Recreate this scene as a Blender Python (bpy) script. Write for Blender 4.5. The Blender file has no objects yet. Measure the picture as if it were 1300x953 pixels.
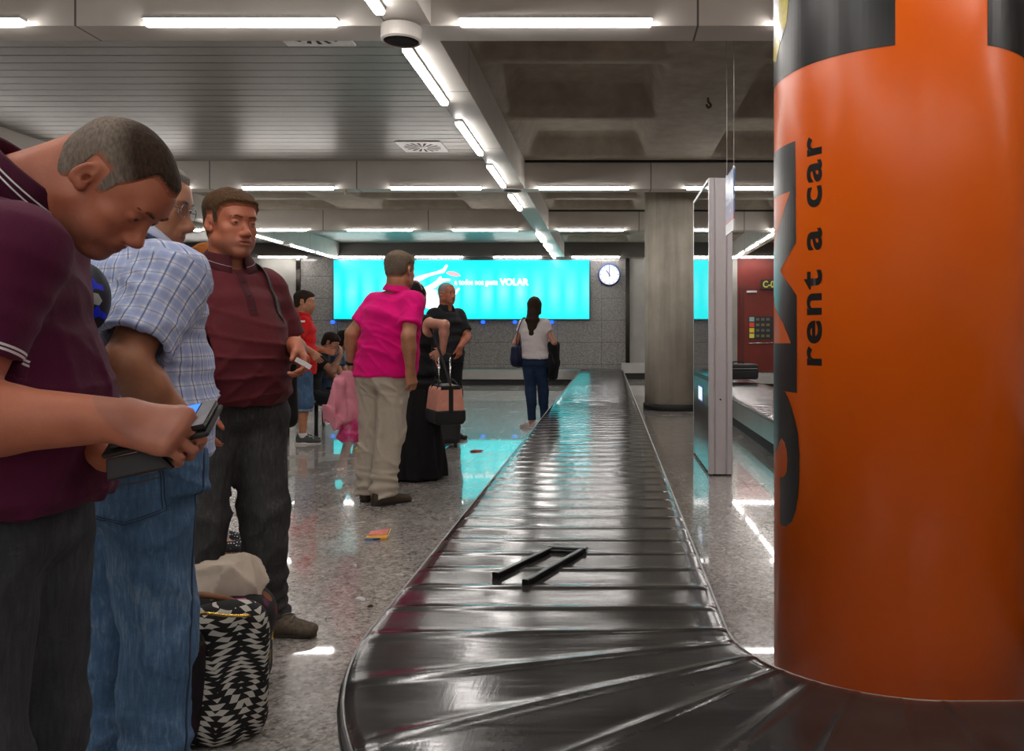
import bpy, bmesh, math, random
import numpy as np
from mathutils import Vector, Matrix
from mathutils.bvhtree import BVHTree

SC = bpy.context.scene
COL = SC.collection
PI = math.pi
FPX, PX0, PY0, EYE = 1020.0, 773.0, 425.0, 1.2      # calibrated lens of the photograph (1300x953)

def at(px, py, d):
    """world point seen at a pixel of the photograph at a given depth"""
    return Vector(((px - PX0) / FPX * d, d, EYE + (PY0 - py) / FPX * d))

# ------------------------------------------------------------------ objects
def tag(o, label=None, cat=None, group=None, kind=None):
    if label: o['label'] = label
    if cat: o['category'] = cat
    if group: o['group'] = group
    if kind: o['kind'] = kind
    return o

def empty(name, loc=(0, 0, 0), rz=0.0, label=None, cat=None, group=None):
    o = bpy.data.objects.new(name, None)
    o.empty_display_size = 0.1
    o.location = loc; o.rotation_euler = (0, 0, rz)
    COL.objects.link(o)
    return tag(o, label, cat, group)

def link(name, me, m=None, parent=None, smooth=False):
    o = bpy.data.objects.new(name, me)
    COL.objects.link(o)
    if m is not None:
        for k in (m if isinstance(m, (list, tuple)) else [m]):
            me.materials.append(k)
    if smooth and len(me.polygons):
        me.polygons.foreach_set('use_smooth', [True] * len(me.polygons))
    if parent is not None:
        o.parent = parent
    return o

def obj(name, bm, m=None, parent=None, smooth=False, bevel=0.0, seg=2):
    bmesh.ops.recalc_face_normals(bm, faces=bm.faces[:])
    me = bpy.data.meshes.new(name)
    bm.to_mesh(me); bm.free()
    o = link(name, me, m, parent, smooth)
    if bevel:
        b = o.modifiers.new('bev', 'BEVEL'); b.width = bevel; b.segments = seg
        b.limit_method = 'ANGLE'; b.angle_limit = math.radians(35)
    return o

def copy_tree(o, parent=None):
    c = o.copy(); COL.objects.link(c)
    if parent is not None: c.parent = parent
    for ch in list(o.children): copy_tree(ch, c)
    return c

def struct(name, bm, m, smooth=False, label=None, bevel=0.0):
    o = obj(name, bm, m, None, smooth, bevel)
    o['kind'] = 'structure'
    if label: o['label'] = label
    return o

def box(bm, lo, hi, mi=0, mat=None):
    x0, y0, z0 = lo; x1, y1, z1 = hi
    v = [bm.verts.new(p) for p in ((x0,y0,z0),(x1,y0,z0),(x1,y1,z0),(x0,y1,z0),(x0,y0,z1),(x1,y0,z1),(x1,y1,z1),(x0,y1,z1))]
    if mat is not None:
        for q in v: q.co = mat @ q.co
    for f in ((0,3,2,1),(4,5,6,7),(0,1,5,4),(1,2,6,5),(2,3,7,6),(3,0,4,7)):
        bm.faces.new([v[i] for i in f]).material_index = mi
    return v

def B(lo, hi):
    bm = bmesh.new(); box(bm, lo, hi); return bm

def lathe(bm, prof, c=(0, 0, 0), n=32, axis='z', mi=0, ang=2 * PI):
    """prof: list of (r, h)"""
    rings = []
    full = abs(ang - 2 * PI) < 1e-6
    for r, h in prof:
        ring = []
        for i in range(n if full else n + 1):
            a = ang * i / n
            p = (r * math.cos(a), r * math.sin(a), h)
            if axis == 'y': p = (p[0], p[2], p[1])
            if axis == 'x': p = (p[2], p[0], p[1])
            ring.append(bm.verts.new((p[0] + c[0], p[1] + c[1], p[2] + c[2])))
        rings.append(ring)
    for a, b in zip(rings, rings[1:]):
        m = len(a)
        for i in range(m if full else m - 1):
            j = (i + 1) % m
            try: bm.faces.new((a[i], a[j], b[j], b[i])).material_index = mi
            except ValueError: pass
    for ring, pr in ((rings[0], prof[0]), (rings[-1], prof[-1])):
        if full and pr[0] > 1e-5:
            try: bm.faces.new(ring).material_index = mi
            except ValueError: pass
    return rings

def tube(bm, pts, r, n=8, mi=0, cap=True, flat=None):
    """tube along points; r number or list; flat=(a,b) makes an a x b rectangular-ish strap section"""
    P = [Vector(p) for p in pts]
    R = r if isinstance(r, (list, tuple)) else [r] * len(P)
    rings = []
    up = None
    for i, p in enumerate(P):
        t = (P[min(i + 1, len(P) - 1)] - P[max(i - 1, 0)]).normalized()
        if up is None:
            up = Vector((0, 0, 1)) if abs(t.z) < .9 else Vector((1, 0, 0))
        s = t.cross(up).normalized(); u = s.cross(t).normalized(); up = u
        ring = []
        for k in range(n):
            a = 2 * PI * (k + .5) / n
            ca, sa = math.cos(a), math.sin(a)
            if flat:
                e = .35
                ca = math.copysign(abs(ca) ** e, ca) * flat[0]; sa = math.copysign(abs(sa) ** e, sa) * flat[1]
                ring.append(bm.verts.new(p + s * ca + u * sa))
            else:
                ring.append(bm.verts.new(p + (s * ca + u * sa) * R[i]))
        rings.append(ring)
    for a, b in zip(rings, rings[1:]):
        for k in range(n):
            j = (k + 1) % n
            bm.faces.new((a[k], a[j], b[j], b[k])).material_index = mi
    if cap:
        bm.faces.new(rings[0]).material_index = mi; bm.faces.new(rings[-1]).material_index = mi
    return rings

def smooth_path(pts, n=8, closed=False):
    P = [Vector(p) for p in pts]; out = []
    m = len(P)
    for i in range(m if closed else m - 1):
        p0 = P[(i - 1) % m] if (closed or i > 0) else P[0] * 2 - P[1]
        p1 = P[i]; p2 = P[(i + 1) % m]
        p3 = P[(i + 2) % m] if (closed or i + 2 < m) else P[-1] * 2 - P[-2]
        for k in range(n):
            t = k / n
            out.append(.5 * ((2 * p1) + (p2 - p0) * t + (2 * p0 - 5 * p1 + 4 * p2 - p3) * t * t + (3 * p1 - p0 - 3 * p2 + p3) * t ** 3))
    if not closed: out.append(P[-1])
    return out

# ------------------------------------------------------------------ materials
def srgb(r, g, b):
    f = lambda c: (c / 255 / 12.92) if c / 255 <= .04045 else ((c / 255 + .055) / 1.055) ** 2.4
    return (f(r), f(g), f(b))

class NT:
    def __init__(s, name):
        s.m = bpy.data.materials.new(name); s.m.use_nodes = True
        s.t = s.m.node_tree; s.t.nodes.clear()
        s.out = s.n('ShaderNodeOutputMaterial'); s.b = s.n('ShaderNodeBsdfPrincipled')
        s.l(s.b.outputs[0], s.out.inputs[0])
    def n(s, typ, **kw):
        nd = s.t.nodes.new(typ)
        for k, v in kw.items(): setattr(nd, k, v)
        return nd
    def l(s, a, b): s.t.links.new(a, b)
    def set(s, nd, **kw):
        for k, v in kw.items():
            i = nd.inputs[k.replace('_', ' ')] if k.replace('_', ' ') in nd.inputs else nd.inputs[k]
            if hasattr(v, 'is_linked') or isinstance(v, bpy.types.NodeSocket): s.l(v, i)
            else: i.default_value = v
        return nd
    def math(s, op, a, b=None, c=None):
        nd = s.n('ShaderNodeMath', operation=op)
        for i, v in enumerate((a, b, c)):
            if v is None: continue
            if isinstance(v, bpy.types.NodeSocket): s.l(v, nd.inputs[i])
            else: nd.inputs[i].default_value = v
        return nd.outputs[0]
    def mix(s, fac, a, b, blend='MIX'):
        nd = s.n('ShaderNodeMix', data_type='RGBA', blend_type=blend)
        for i, v in ((0, fac), (6, a), (7, b)):
            if isinstance(v, bpy.types.NodeSocket): s.l(v, nd.inputs[i])
            elif i == 0: nd.inputs[0].default_value = v
            else: nd.inputs[i].default_value = (*v[:3], 1)
        return nd.outputs[2]
    def coord(s, which='Object', scale=None, rot=None):
        c = s.n('ShaderNodeTexCoord').outputs[which]
        if scale is None and rot is None: return c
        mp = s.n('ShaderNodeMapping')
        if scale is not None: mp.inputs['Scale'].default_value = scale if hasattr(scale, '__len__') else (scale,) * 3
        if rot is not None: mp.inputs['Rotation'].default_value = rot
        s.l(c, mp.inputs[0]); return mp.outputs[0]
    def noise(s, vec, scale, detail=2, rough=.5, out=0):
        nd = s.n('ShaderNodeTexNoise'); s.l(vec, nd.inputs['Vector'])
        nd.inputs['Scale'].default_value = scale; nd.inputs['Detail'].default_value = detail
        nd.inputs['Roughness'].default_value = rough
        return nd.outputs[out]
    def ramp(s, fac, stops, interp='LINEAR'):
        nd = s.n('ShaderNodeValToRGB'); s.l(fac, nd.inputs[0]); cr = nd.color_ramp; cr.interpolation = interp
        while len(cr.elements) < len(stops): cr.elements.new(.5)
        for e, (p, c) in zip(cr.elements, stops):
            e.position = p; e.color = (*c[:3], 1) if hasattr(c, '__len__') else (c, c, c, 1)
        return nd.outputs[0]
    def bump(s, h, strength=.3, dist=.01):
        nd = s.n('ShaderNodeBump'); nd.inputs['Strength'].default_value = strength; nd.inputs['Distance'].default_value = dist
        s.l(h, nd.inputs['Height']); s.l(nd.outputs[0], s.b.inputs['Normal'])
    def attr(s, name, out='Fac'):
        nd = s.n('ShaderNodeAttribute', attribute_name=name); return nd.outputs[out]
    def sep(s, v):
        nd = s.n('ShaderNodeSeparateXYZ'); s.l(v, nd.inputs[0]); return nd.outputs
    def base(s, c):
        if isinstance(c, bpy.types.NodeSocket): s.l(c, s.b.inputs['Base Color'])
        else: s.b.inputs['Base Color'].default_value = (*c[:3], 1)
    def p(s, rough=None, metal=None, spec=None, coat=None, sheen=None, ss=None):
        I = s.b.inputs
        if rough is not None:
            if isinstance(rough, bpy.types.NodeSocket): s.l(rough, I['Roughness'])
            else: I['Roughness'].default_value = rough
        if metal is not None: I['Metallic'].default_value = metal
        if spec is not None: I['Specular IOR Level'].default_value = spec
        if coat is not None: I['Coat Weight'].default_value = coat
        if sheen is not None: I['Sheen Weight'].default_value = sheen
        return s

_mats = {}
def mat(name, rgb=(.5, .5, .5), rough=.6, metal=0, spec=.5, nscale=40, namt=.12, bump=0.0, bscale=None):
    """plain procedural material: slight noise tint and optional noise bump"""
    if name in _mats: return _mats[name]
    t = NT(name); c = t.coord('Object')
    f = t.noise(c, nscale, 3)
    lo = tuple(v * (1 - namt) for v in rgb); hi = tuple(min(1, v * (1 + namt)) for v in rgb)
    t.base(t.ramp(f, [(.3, lo), (.7, hi)])); t.p(rough, metal, spec)
    if bump: t.bump(t.noise(c, bscale or nscale * 2, 4), bump, .004)
    _mats[name] = t.m
    return t.m

def emis(name, rgb, strength):
    if name in _mats: return _mats[name]
    t = NT(name); t.base((0.02, .02, .02))
    t.b.inputs['Emission Color'].default_value = (*rgb, 1); t.b.inputs['Emission Strength'].default_value = strength
    _mats[name] = t.m
    return t.m

# ------------------------------------------------------------------ implicit surfaces (bodies, clothes, bags)
V3 = lambda *a: np.array(a if len(a) > 1 else a[0], float)
def unit(v):
    v = np.asarray(v, float); return v / max(1e-9, np.linalg.norm(v))

class Cone:
    def __init__(s, a, b, ra, rb=None, cut=None):
        s.a = V3(a); s.b = V3(b); s.ra = ra; s.rb = ra if rb is None else rb; s.cut = cut
        m = max(s.ra, s.rb)
        s.lo = np.minimum(s.a, s.b) - m; s.hi = np.maximum(s.a, s.b) + m
    def __call__(s, x, y, z):
        ab = s.b - s.a; L2 = max(1e-12, ab @ ab)
        px, py, pz = x - s.a[0], y - s.a[1], z - s.a[2]
        t = np.clip((px * ab[0] + py * ab[1] + pz * ab[2]) / L2, 0, 1)
        d = np.sqrt((px - t * ab[0]) ** 2 + (py - t * ab[1]) ** 2 + (pz - t * ab[2]) ** 2) - (s.ra + (s.rb - s.ra) * t)
        if s.cut is not None:
            for q, n in s.cut:
                d = np.maximum(d, (x - q[0]) * n[0] + (y - q[1]) * n[1] + (z - q[2]) * n[2])
        return d

class ECone:
    """elliptical cone: ru along u, rv along v, rounded ends of length rc"""
    def __init__(s, a, b, ra, rb, u=(1, 0, 0), rc=None):
        s.a = V3(a); s.b = V3(b); s.ra = ra; s.rb = rb
        s.L = np.linalg.norm(s.b - s.a); s.w = (s.b - s.a) / s.L
        u = V3(u); u = unit(u - s.w * (u @ s.w)); s.u = u; s.v = np.cross(s.w, u)
        s.rc = rc or min(ra[0], ra[1], rb[0], rb[1]) * .6
        m = max(*ra, *rb)
        s.lo = np.minimum(s.a, s.b) - m; s.hi = np.maximum(s.a, s.b) + m
    def __call__(s, x, y, z):
        px, py, pz = x - s.a[0], y - s.a[1], z - s.a[2]
        h = px * s.w[0] + py * s.w[1] + pz * s.w[2]
        hc = np.clip(h, 0, s.L); e = (h - hc) / s.rc; t = hc / s.L
        ru = s.ra[0] + (s.rb[0] - s.ra[0]) * t; rv = s.ra[1] + (s.rb[1] - s.ra[1]) * t
        pu = (px * s.u[0] + py * s.u[1] + pz * s.u[2]) / ru
        pv = (px * s.v[0] + py * s.v[1] + pz * s.v[2]) / rv
        q = np.sqrt(pu * pu + pv * pv + e * e)
        return (q - 1) * np.minimum(ru, rv)

class Ell:
    def __init__(s, c, r, R=None):
        s.c = V3(c); s.r = V3(r); s.R = None if R is None else np.asarray(R, float)   # R columns = axes
        if s.R is None: e = s.r
        else: e = np.sqrt(((s.R * s.r) ** 2).sum(1))
        s.lo = s.c - e; s.hi = s.c + e
    def __call__(s, x, y, z):
        px, py, pz = x - s.c[0], y - s.c[1], z - s.c[2]
        if s.R is not None:
            R = s.R
            px, py, pz = (px * R[0, 0] + py * R[1, 0] + pz * R[2, 0], px * R[0, 1] + py * R[1, 1] + pz * R[2, 1], px * R[0, 2] + py * R[1, 2] + pz * R[2, 2])
        a, b, c = s.r
        k0 = np.sqrt((px / a) ** 2 + (py / b) ** 2 + (pz / c) ** 2)
        k1 = np.sqrt((px / a ** 2) ** 2 + (py / b ** 2) ** 2 + (pz / c ** 2) ** 2) + 1e-9
        return k0 * (k0 - 1) / k1

class RBox:
    def __init__(s, c, h, r, R=None):
        s.c = V3(c); s.h = V3(h); s.r = r; s.R = np.eye(3) if R is None else np.asarray(R, float)
        e = (np.abs(s.R) * s.h).sum(1); s.lo = s.c - e; s.hi = s.c + e
    def __call__(s, x, y, z):
        p = (x - s.c[0], y - s.c[1], z - s.c[2]); R = s.R
        q = [np.abs(p[0] * R[0, i] + p[1] * R[1, i] + p[2] * R[2, i]) - (s.h[i] - s.r) for i in range(3)]
        o = np.sqrt(sum(np.maximum(k, 0) ** 2 for k in q))
        return o + np.minimum(np.maximum(np.maximum(q[0], q[1]), q[2]), 0) - s.r

class Cap:
    """a primitive limited by half spaces (keeps where (p-q).n < 0)"""
    def __init__(s, prim, *planes):
        s.p = prim; s.planes = planes; s.lo = prim.lo; s.hi = prim.hi
    def __call__(s, x, y, z):
        d = s.p(x, y, z)
        for q, n in s.planes:
            d = np.maximum(d, (x - q[0]) * n[0] + (y - q[1]) * n[1] + (z - q[2]) * n[2])
        return d

def wob(seed, freq, n=5):
    r = np.random.RandomState(seed); K = []
    for i in range(n):
        v = r.normal(size=3); v /= np.linalg.norm(v)
        K.append((v * np.asarray(freq, float) * r.uniform(.6, 1.4), r.uniform(0, 6.28)))
    def f(x, y, z):
        o = 0
        for k, ph in K: o = o + np.sin(k[0] * x + k[1] * y + k[2] * z + ph)
        return o / n
    return f

def crease(seed, freq, n=4, warp=1.6, p=3.0):
    """sharp cloth folds: narrow ridges along warped random directions (0..1)"""
    r = np.random.RandomState(seed); K = []
    for i in range(n):
        v = r.normal(size=3); v /= np.linalg.norm(v)
        K.append((v * np.asarray(freq, float) * r.uniform(.7, 1.3), r.uniform(0, 6.28), wob(seed * 7 + i, tuple(np.asarray(freq, float) * .45), 3), wob(seed * 11 + i, tuple(np.asarray(freq, float) * .35), 3)))
    def f(x, y, z):
        o = 0
        for k, ph, w, m in K:
            q = 1 - np.abs(np.sin(k[0] * x + k[1] * y + k[2] * z + ph + warp * w(x, y, z)))
            o = o + q ** p * np.clip(.5 + 1.6 * m(x, y, z), 0, 1)
        return np.minimum(2.2 * o / n ** .5, 1.25)
    return f

class Grid:
    def __init__(s, lo, hi, h, fine=()):
        s.ax = []
        for i in range(3):
            p = lo[i]; A = [p]
            while p < hi[i]:
                st = h
                for fl, fh, hf in fine:
                    if fl[i] - h < p < fh[i]: st = min(st, hf)
                p += st; A.append(p)
            s.ax.append(np.array(A, np.float32))
        s.F = np.full([len(a) for a in s.ax], .06, np.float32)
    def sl(s, prim, pad):
        r = []
        for i in range(3):
            a = max(0, int(np.searchsorted(s.ax[i], prim.lo[i] - pad)) - 1); b = min(len(s.ax[i]), int(np.searchsorted(s.ax[i], prim.hi[i] + pad)) + 1)
            r.append(slice(a, max(a, b)))
        return tuple(r)
    def xyz(s, sl=None):
        sl = sl or (slice(None),) * 3
        return s.ax[0][sl[0]][:, None, None], s.ax[1][sl[1]][None, :, None], s.ax[2][sl[2]][None, None, :]
    def add(s, prim, k=0.0):
        sl = s.sl(prim, k + .02); A = s.F[sl]
        if A.size == 0: return s
        d = prim(*s.xyz(sl)).astype(np.float32)
        if k > 0:
            h = np.maximum(k - np.abs(A - d), 0) / k
            A[...] = np.minimum(A, d) - h * h * k * .25
        else: A[...] = np.minimum(A, d)
        return s
    def sub(s, prim, k=0.0):
        sl = s.sl(prim, k + .02); A = s.F[sl]
        if A.size == 0: return s
        d = -prim(*s.xyz(sl)).astype(np.float32)
        if k > 0:
            h = np.maximum(k - np.abs(A - d), 0) / k
            A[...] = np.maximum(A, d) + h * h * k * .25
        else: A[...] = np.maximum(A, d)
        return s
    def cut(s, q, n):
        x, y, z = s.xyz()
        s.F = np.maximum(s.F, ((x - q[0]) * n[0] + (y - q[1]) * n[1] + (z - q[2]) * n[2]).astype(np.float32)); return s
    def fun(s, f, inter=False):
        m = np.argwhere(np.abs(s.F) < .035)
        x, y, z = (s.ax[i][m[:, i]] for i in range(3))
        if inter: s.F[m[:, 0], m[:, 1], m[:, 2]] = np.maximum(s.F[m[:, 0], m[:, 1], m[:, 2]], f(x, y, z))
        else: s.F[m[:, 0], m[:, 1], m[:, 2]] += f(x, y, z)
        return s
    def surf(s):
        F = s.F; F[0] = F[-1] = .05; F[:, 0] = F[:, -1] = .05; F[:, :, 0] = F[:, :, -1] = .05
        I = F < 0
        n = [k - 1 for k in F.shape]
        cnt = np.zeros(n, np.int8)
        for a in (0, 1):
            for b in (0, 1):
                for c in (0, 1): cnt += I[a:a + n[0], b:b + n[1], c:c + n[2]]
        act = np.argwhere((cnt > 0) & (cnt < 8))
        idx = np.full(n, -1, np.int32); idx[act[:, 0], act[:, 1], act[:, 2]] = np.arange(len(act))
        offs = [(a, b, c) for a in (0, 1) for b in (0, 1) for c in (0, 1)]
        val = {}; pos = {}
        for o in offs:
            q = act + np.array(o)
            val[o] = F[q[:, 0], q[:, 1], q[:, 2]]
            pos[o] = np.stack([s.ax[i][q[:, i]] for i in range(3)], 1)
        acc = np.zeros((len(act), 3)); w = np.zeros(len(act))
        for o in offs:
            for ax in range(3):
                if o[ax]: continue
                p = list(o); p[ax] = 1; p = tuple(p)
                a, b = val[o], val[p]; m = (a < 0) != (b < 0)
                t = np.where(m, a / np.where(m, a - b, 1), 0)[:, None]
                acc += np.where(m[:, None], pos[o] + (pos[p] - pos[o]) * t, 0); w += m
        V = acc / w[:, None]
        Q = []
        for ax in range(3):
            s0 = [slice(None)] * 3; s1 = [slice(None)] * 3
            s0[ax] = slice(0, -1); s1[ax] = slice(1, None)
            A = I[tuple(s0)]; Bv = I[tuple(s1)]
            e = np.argwhere(A != Bv)
            if not len(e): continue
            u, v = (ax + 1) % 3, (ax + 2) % 3
            ok = (e[:, u] > 0) & (e[:, v] > 0) & (e[:, u] < F.shape[u] - 1) & (e[:, v] < F.shape[v] - 1)
            e = e[ok]; inside = A[e[:, 0], e[:, 1], e[:, 2]]
            def g(du, dv):
                q = e.copy(); q[:, u] -= du; q[:, v] -= dv
                return idx[q[:, 0], q[:, 1], q[:, 2]]
            q = np.stack([g(1, 1), g(0, 1), g(0, 0), g(1, 0)], 1)
            q[~inside] = q[~inside][:, ::-1]
            Q.append(q)
        return V, np.concatenate(Q)
    def mesh(s, name, m, parent=None, relax=1, attrs=None):
        V, Q = s.surf()
        Q = Q[(Q >= 0).all(1)]
        for _ in range(relax):
            S = np.zeros_like(V); c = np.zeros(len(V))
            for i in range(4):
                np.add.at(S, Q[:, i], V[Q[:, (i + 1) % 4]] + V[Q[:, (i + 3) % 4]]); np.add.at(c, Q[:, i], 2)
            V = V * .5 + .5 * S / np.maximum(c, 1)[:, None]
        me = bpy.data.meshes.new(name)
        me.vertices.add(len(V)); me.vertices.foreach_set('co', V.astype(np.float32).ravel())
        me.loops.add(Q.size); me.loops.foreach_set('vertex_index', Q.astype(np.int32).ravel())
        me.polygons.add(len(Q)); me.polygons.foreach_set('loop_start', (np.arange(len(Q)) * 4).astype(np.int32))
        me.polygons.foreach_set('use_smooth', np.ones(len(Q), bool))
        me.update(calc_edges=True)
        for k, f in (attrs or {}).items():
            val = np.asarray(f(V[:, 0], V[:, 1], V[:, 2]), np.float32)
            if val.ndim == 1:
                a = me.attributes.new(k, 'FLOAT', 'POINT'); a.data.foreach_set('value', val)
            else:
                a = me.attributes.new(k, 'FLOAT_VECTOR', 'POINT'); a.data.foreach_set('vector', val.ravel())
        o = link(name, me, m, parent)
        o['_np'] = 0; del o['_np']
        return o

def bvh_of(o):
    me = o.data
    return BVHTree.FromPolygons([v.co.copy() for v in me.vertices], [tuple(p.vertices) for p in me.polygons])

def patch_on(bvh, outline, origin, u, v, dirn, off=.002, res=14):
    """bmesh of a filled polygon (2-D outline on axes u,v about origin) dropped along dirn onto a surface"""
    bm = bmesh.new()
    o = Vector(origin); u = Vector(u); v = Vector(v); dn = Vector(dirn).normalized()
    xs = [p[0] for p in outline]; ys = [p[1] for p in outline]
    fl = bm.faces.new([bm.verts.new((p[0], p[1], 0)) for p in outline])
    for ax, lo, hi in ((0, min(xs), max(xs)), (1, min(ys), max(ys))):
        for i in range(1, res):
            c = [0, 0, 0]; c[ax] = lo + (hi - lo) * i / res; nn = [0, 0, 0]; nn[ax] = 1
            bmesh.ops.bisect_plane(bm, geom=bm.verts[:] + bm.edges[:] + bm.faces[:], plane_co=c, plane_no=nn)
    dead = []
    for q in bm.verts:
        p = o + u * q.co.x + v * q.co.y
        hit = bvh.ray_cast(p, dn, 1.0)
        if hit[0] is None: dead.append(q); continue
        q.co = hit[0] - dn * off
    bmesh.ops.delete(bm, geom=dead, context='VERTS')
    return bm

def text_mesh(s, size=1.0, bold=0.0, align='CENTER', spacing=1.0, width=1.0):
    """flat letters as a bmesh in the XY plane"""
    cu = bpy.data.curves.new('lettering', 'FONT'); cu.body = s; cu.size = size; cu.offset = bold
    cu.align_x = align; cu.space_character = spacing; cu.resolution_u = 6; cu.fill_mode = 'FRONT'
    o = bpy.data.objects.new('lettering', cu); COL.objects.link(o)
    dg = bpy.context.evaluated_depsgraph_get()
    me = bpy.data.meshes.new_from_object(o.evaluated_get(dg))
    bm = bmesh.new(); bm.from_mesh(me)
    bpy.data.objects.remove(o); bpy.data.curves.remove(cu); bpy.data.meshes.remove(me)
    for q in bm.verts: q.co.x *= width
    return bm
# ================================================================== materials of the hall
def m_floor():
    t = NT('terrazzo'); c = t.coord('Object')
    v = t.n('ShaderNodeTexVoronoi'); t.l(c, v.inputs['Vector']); v.inputs['Scale'].default_value = 85
    v2 = t.n('ShaderNodeTexVoronoi'); t.l(c, v2.inputs['Vector']); v2.inputs['Scale'].default_value = 38
    s = t.sep(v.outputs['Color']); s2 = t.sep(v2.outputs['Color'])
    f = t.math('ADD', t.math('MULTIPLY', s[0], .6), t.math('MULTIPLY', s2[1], .4))
    col = t.ramp(f, [(.12, (.15, .13, .12)), (.32, (.32, .29, .265)), (.6, (.44, .405, .375)), (.85, (.62, .58, .54))])
    big = t.noise(c, .8, 3)
    col = t.mix(t.ramp(big, [(.35, 0.0), (.75, .30)]), col, (.25, .2, .17))
    # tile joints every 0.6 m
    p = t.sep(c)
    j = None
    for k, off in ((0, .1), (1, .25)):
        fr = t.math('FRACT', t.math('DIVIDE', t.math('ADD', p[k], 60 + off), .6))
        d = t.math('ABSOLUTE', t.math('SUBTRACT', fr, .5))
        e = t.math('GREATER_THAN', d, .4955)
        j = e if j is None else t.math('MAXIMUM', j, e)
    col = t.mix(t.math('MULTIPLY', j, .55), col, (.06, .05, .045))
    t.base(col)
    r = t.ramp(t.noise(c, 2.2, 4), [(.3, .018), (.75, .04)])
    t.p(t.math('ADD', t.math('MULTIPLY', r, 8.0), t.math('MULTIPLY', j, .3)), 0, .5, coat=.85)
    t.l(r, t.b.inputs['Coat Roughness'])
    t.bump(t.noise(c, 26, 2), .012, .004)
    return t.m

def m_concrete(name='concrete', tone=1.0, streak=False, lo=(.13, .112, .088), hi=(.34, .305, .25)):
    t = NT(name); c = t.coord('Object')
    a = t.noise(c, 1.3, 6, .6)
    vec = t.coord('Object', (7, 7, .5)) if streak else t.coord('Object', 6)
    b = t.noise(vec, 1.0, 5, .6)
    f = t.math('ADD', t.math('MULTIPLY', a, .55), t.math('MULTIPLY', b, .45))
    t.base(t.ramp(f, [(.3, lo), (.7, hi)])); t.p(.8, 0, .25)
    t.bump(t.noise(t.coord('Object', 30), 1.0, 6), .25, .01)
    return t.m

def m_beam():
    t = NT('beam_panel'); c = t.coord('Object'); p = t.sep(c)
    col = t.ramp(t.noise(c, 3, 3), [(.3, (.58, .545, .50)), (.7, (.64, .605, .555))])
    j = None
    for k in (0, 1):
        fr = t.math('FRACT', t.math('DIVIDE', t.math('ADD', p[k], 60.3), 2.1))
        e = t.math('GREATER_THAN', t.math('ABSOLUTE', t.math('SUBTRACT', fr, .5)), .4965)
        j = e if j is None else t.math('MAXIMUM', j, e)
    t.base(t.mix(j, col, (.12, .11, .1))); t.p(.45, 0, .4)
    return t.m

def m_mosaic():
    t = NT('granite_tiles'); c = t.coord('Object')
    v = t.n('ShaderNodeTexVoronoi'); t.l(c, v.inputs['Vector']); v.inputs['Scale'].default_value = 60
    col = t.ramp(t.sep(v.outputs['Color'])[0], [(.1, (.15, .143, .135)), (.5, (.22, .21, .20)), (.9, (.30, .285, .265))])
    p = t.sep(c); j = None
    for k, w, th in ((0, 1.2, .496), (2, .6, .493)):
        fr = t.math('FRACT', t.math('DIVIDE', t.math('ADD', p[k], 60.2), w))
        e = t.math('GREATER_THAN', t.math('ABSOLUTE', t.math('SUBTRACT', fr, .5)), th)
        j = e if j is None else t.math('MAXIMUM', j, e)
    t.base(t.mix(j, col, (.05, .05, .05))); t.p(.2, 0, .5)
    t.bump(t.noise(t.coord('Object', (1, 1, 3)), 3, 3), .05, .03)
    return t.m

def m_belt():
    t = NT('black_rubber'); c = t.coord('Object')
    n1 = t.noise(c, 5, 5, .65); n2 = t.noise(t.coord('Object', (2.2, 18, 1)), 1.6, 4, .6)
    t.base(t.ramp(n1, [(.3, (.018, .017, .017)), (.75, (.05, .048, .046))]))
    t.p(t.ramp(n2, [(.3, .10), (.75, .20)]), 0, .42)
    sc = t.noise(t.coord('Object', (60, 6, 1), (0, 0, .5)), 1.5, 3, .7)
    t.bump(t.math('ADD', t.math('MULTIPLY', n2, .6), t.math('MULTIPLY', sc, .25)), .06, .01)
    return t.m

def m_orange():
    t = NT('orange_vinyl'); c = t.coord('Object')
    t.base(t.ramp(t.noise(c, 4, 3), [(.3, (.90, .135, .002)), (.7, (.93, .150, .003))]))
    t.p(.30, 0, .5)
    t.bump(t.noise(t.coord('Object', (1, 1, .25)), 4, 2), .05, .02)
    return t.m

M_FLOOR = m_floor(); M_CONC = m_concrete('concrete', 1.0, lo=(.27, .235, .19), hi=(.46, .415, .345)); M_COLUMN = m_concrete('column_concrete', 1.0, True, (.25, .225, .185), (.54, .49, .41)); M_BEAM = m_beam(); M_MOS = m_mosaic(); M_BELT = m_belt()
M_BLACK = mat('black_vinyl', (.012, .011, .011), .30, 0, .5)
M_PLAIN = mat('plain_grey_wall', (.30, .29, .265), .55, nscale=2)
M_DARK = mat('dark_parts_gap_shade', (.012, .012, .012), .7)
M_ALU = mat('brushed_aluminium', (.56, .53, .53), .38, .55, nscale=6, namt=.05)
M_STEEL = mat('steel_panel', (.42, .41, .39), .33, .75, nscale=3, namt=.08)
M_SLAT = mat('ceiling_slats', (.27, .255, .235), .42, .45, nscale=2, namt=.06)
M_TUBE = emis('fluorescent', (1.0, .95, .91), 34.0)
M_HOUSE = mat('lamp_housing', (.55, .54, .52), .4, .3)
M_WHITE = mat('white_plastic', (.75, .74, .72), .4)
M_RED = mat('red_paint', (.125, .010, .005), .6, nscale=2, namt=.2)
M_CHROME = mat('chrome', (.6, .6, .6), .15, 1.0, namt=.03)

ZB, ZC = 3.285, 3.67          # underside of the beams, ceiling panels
XA, XB = -15.0, 9.5
YA, YW = -21.0, 21.9

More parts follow.
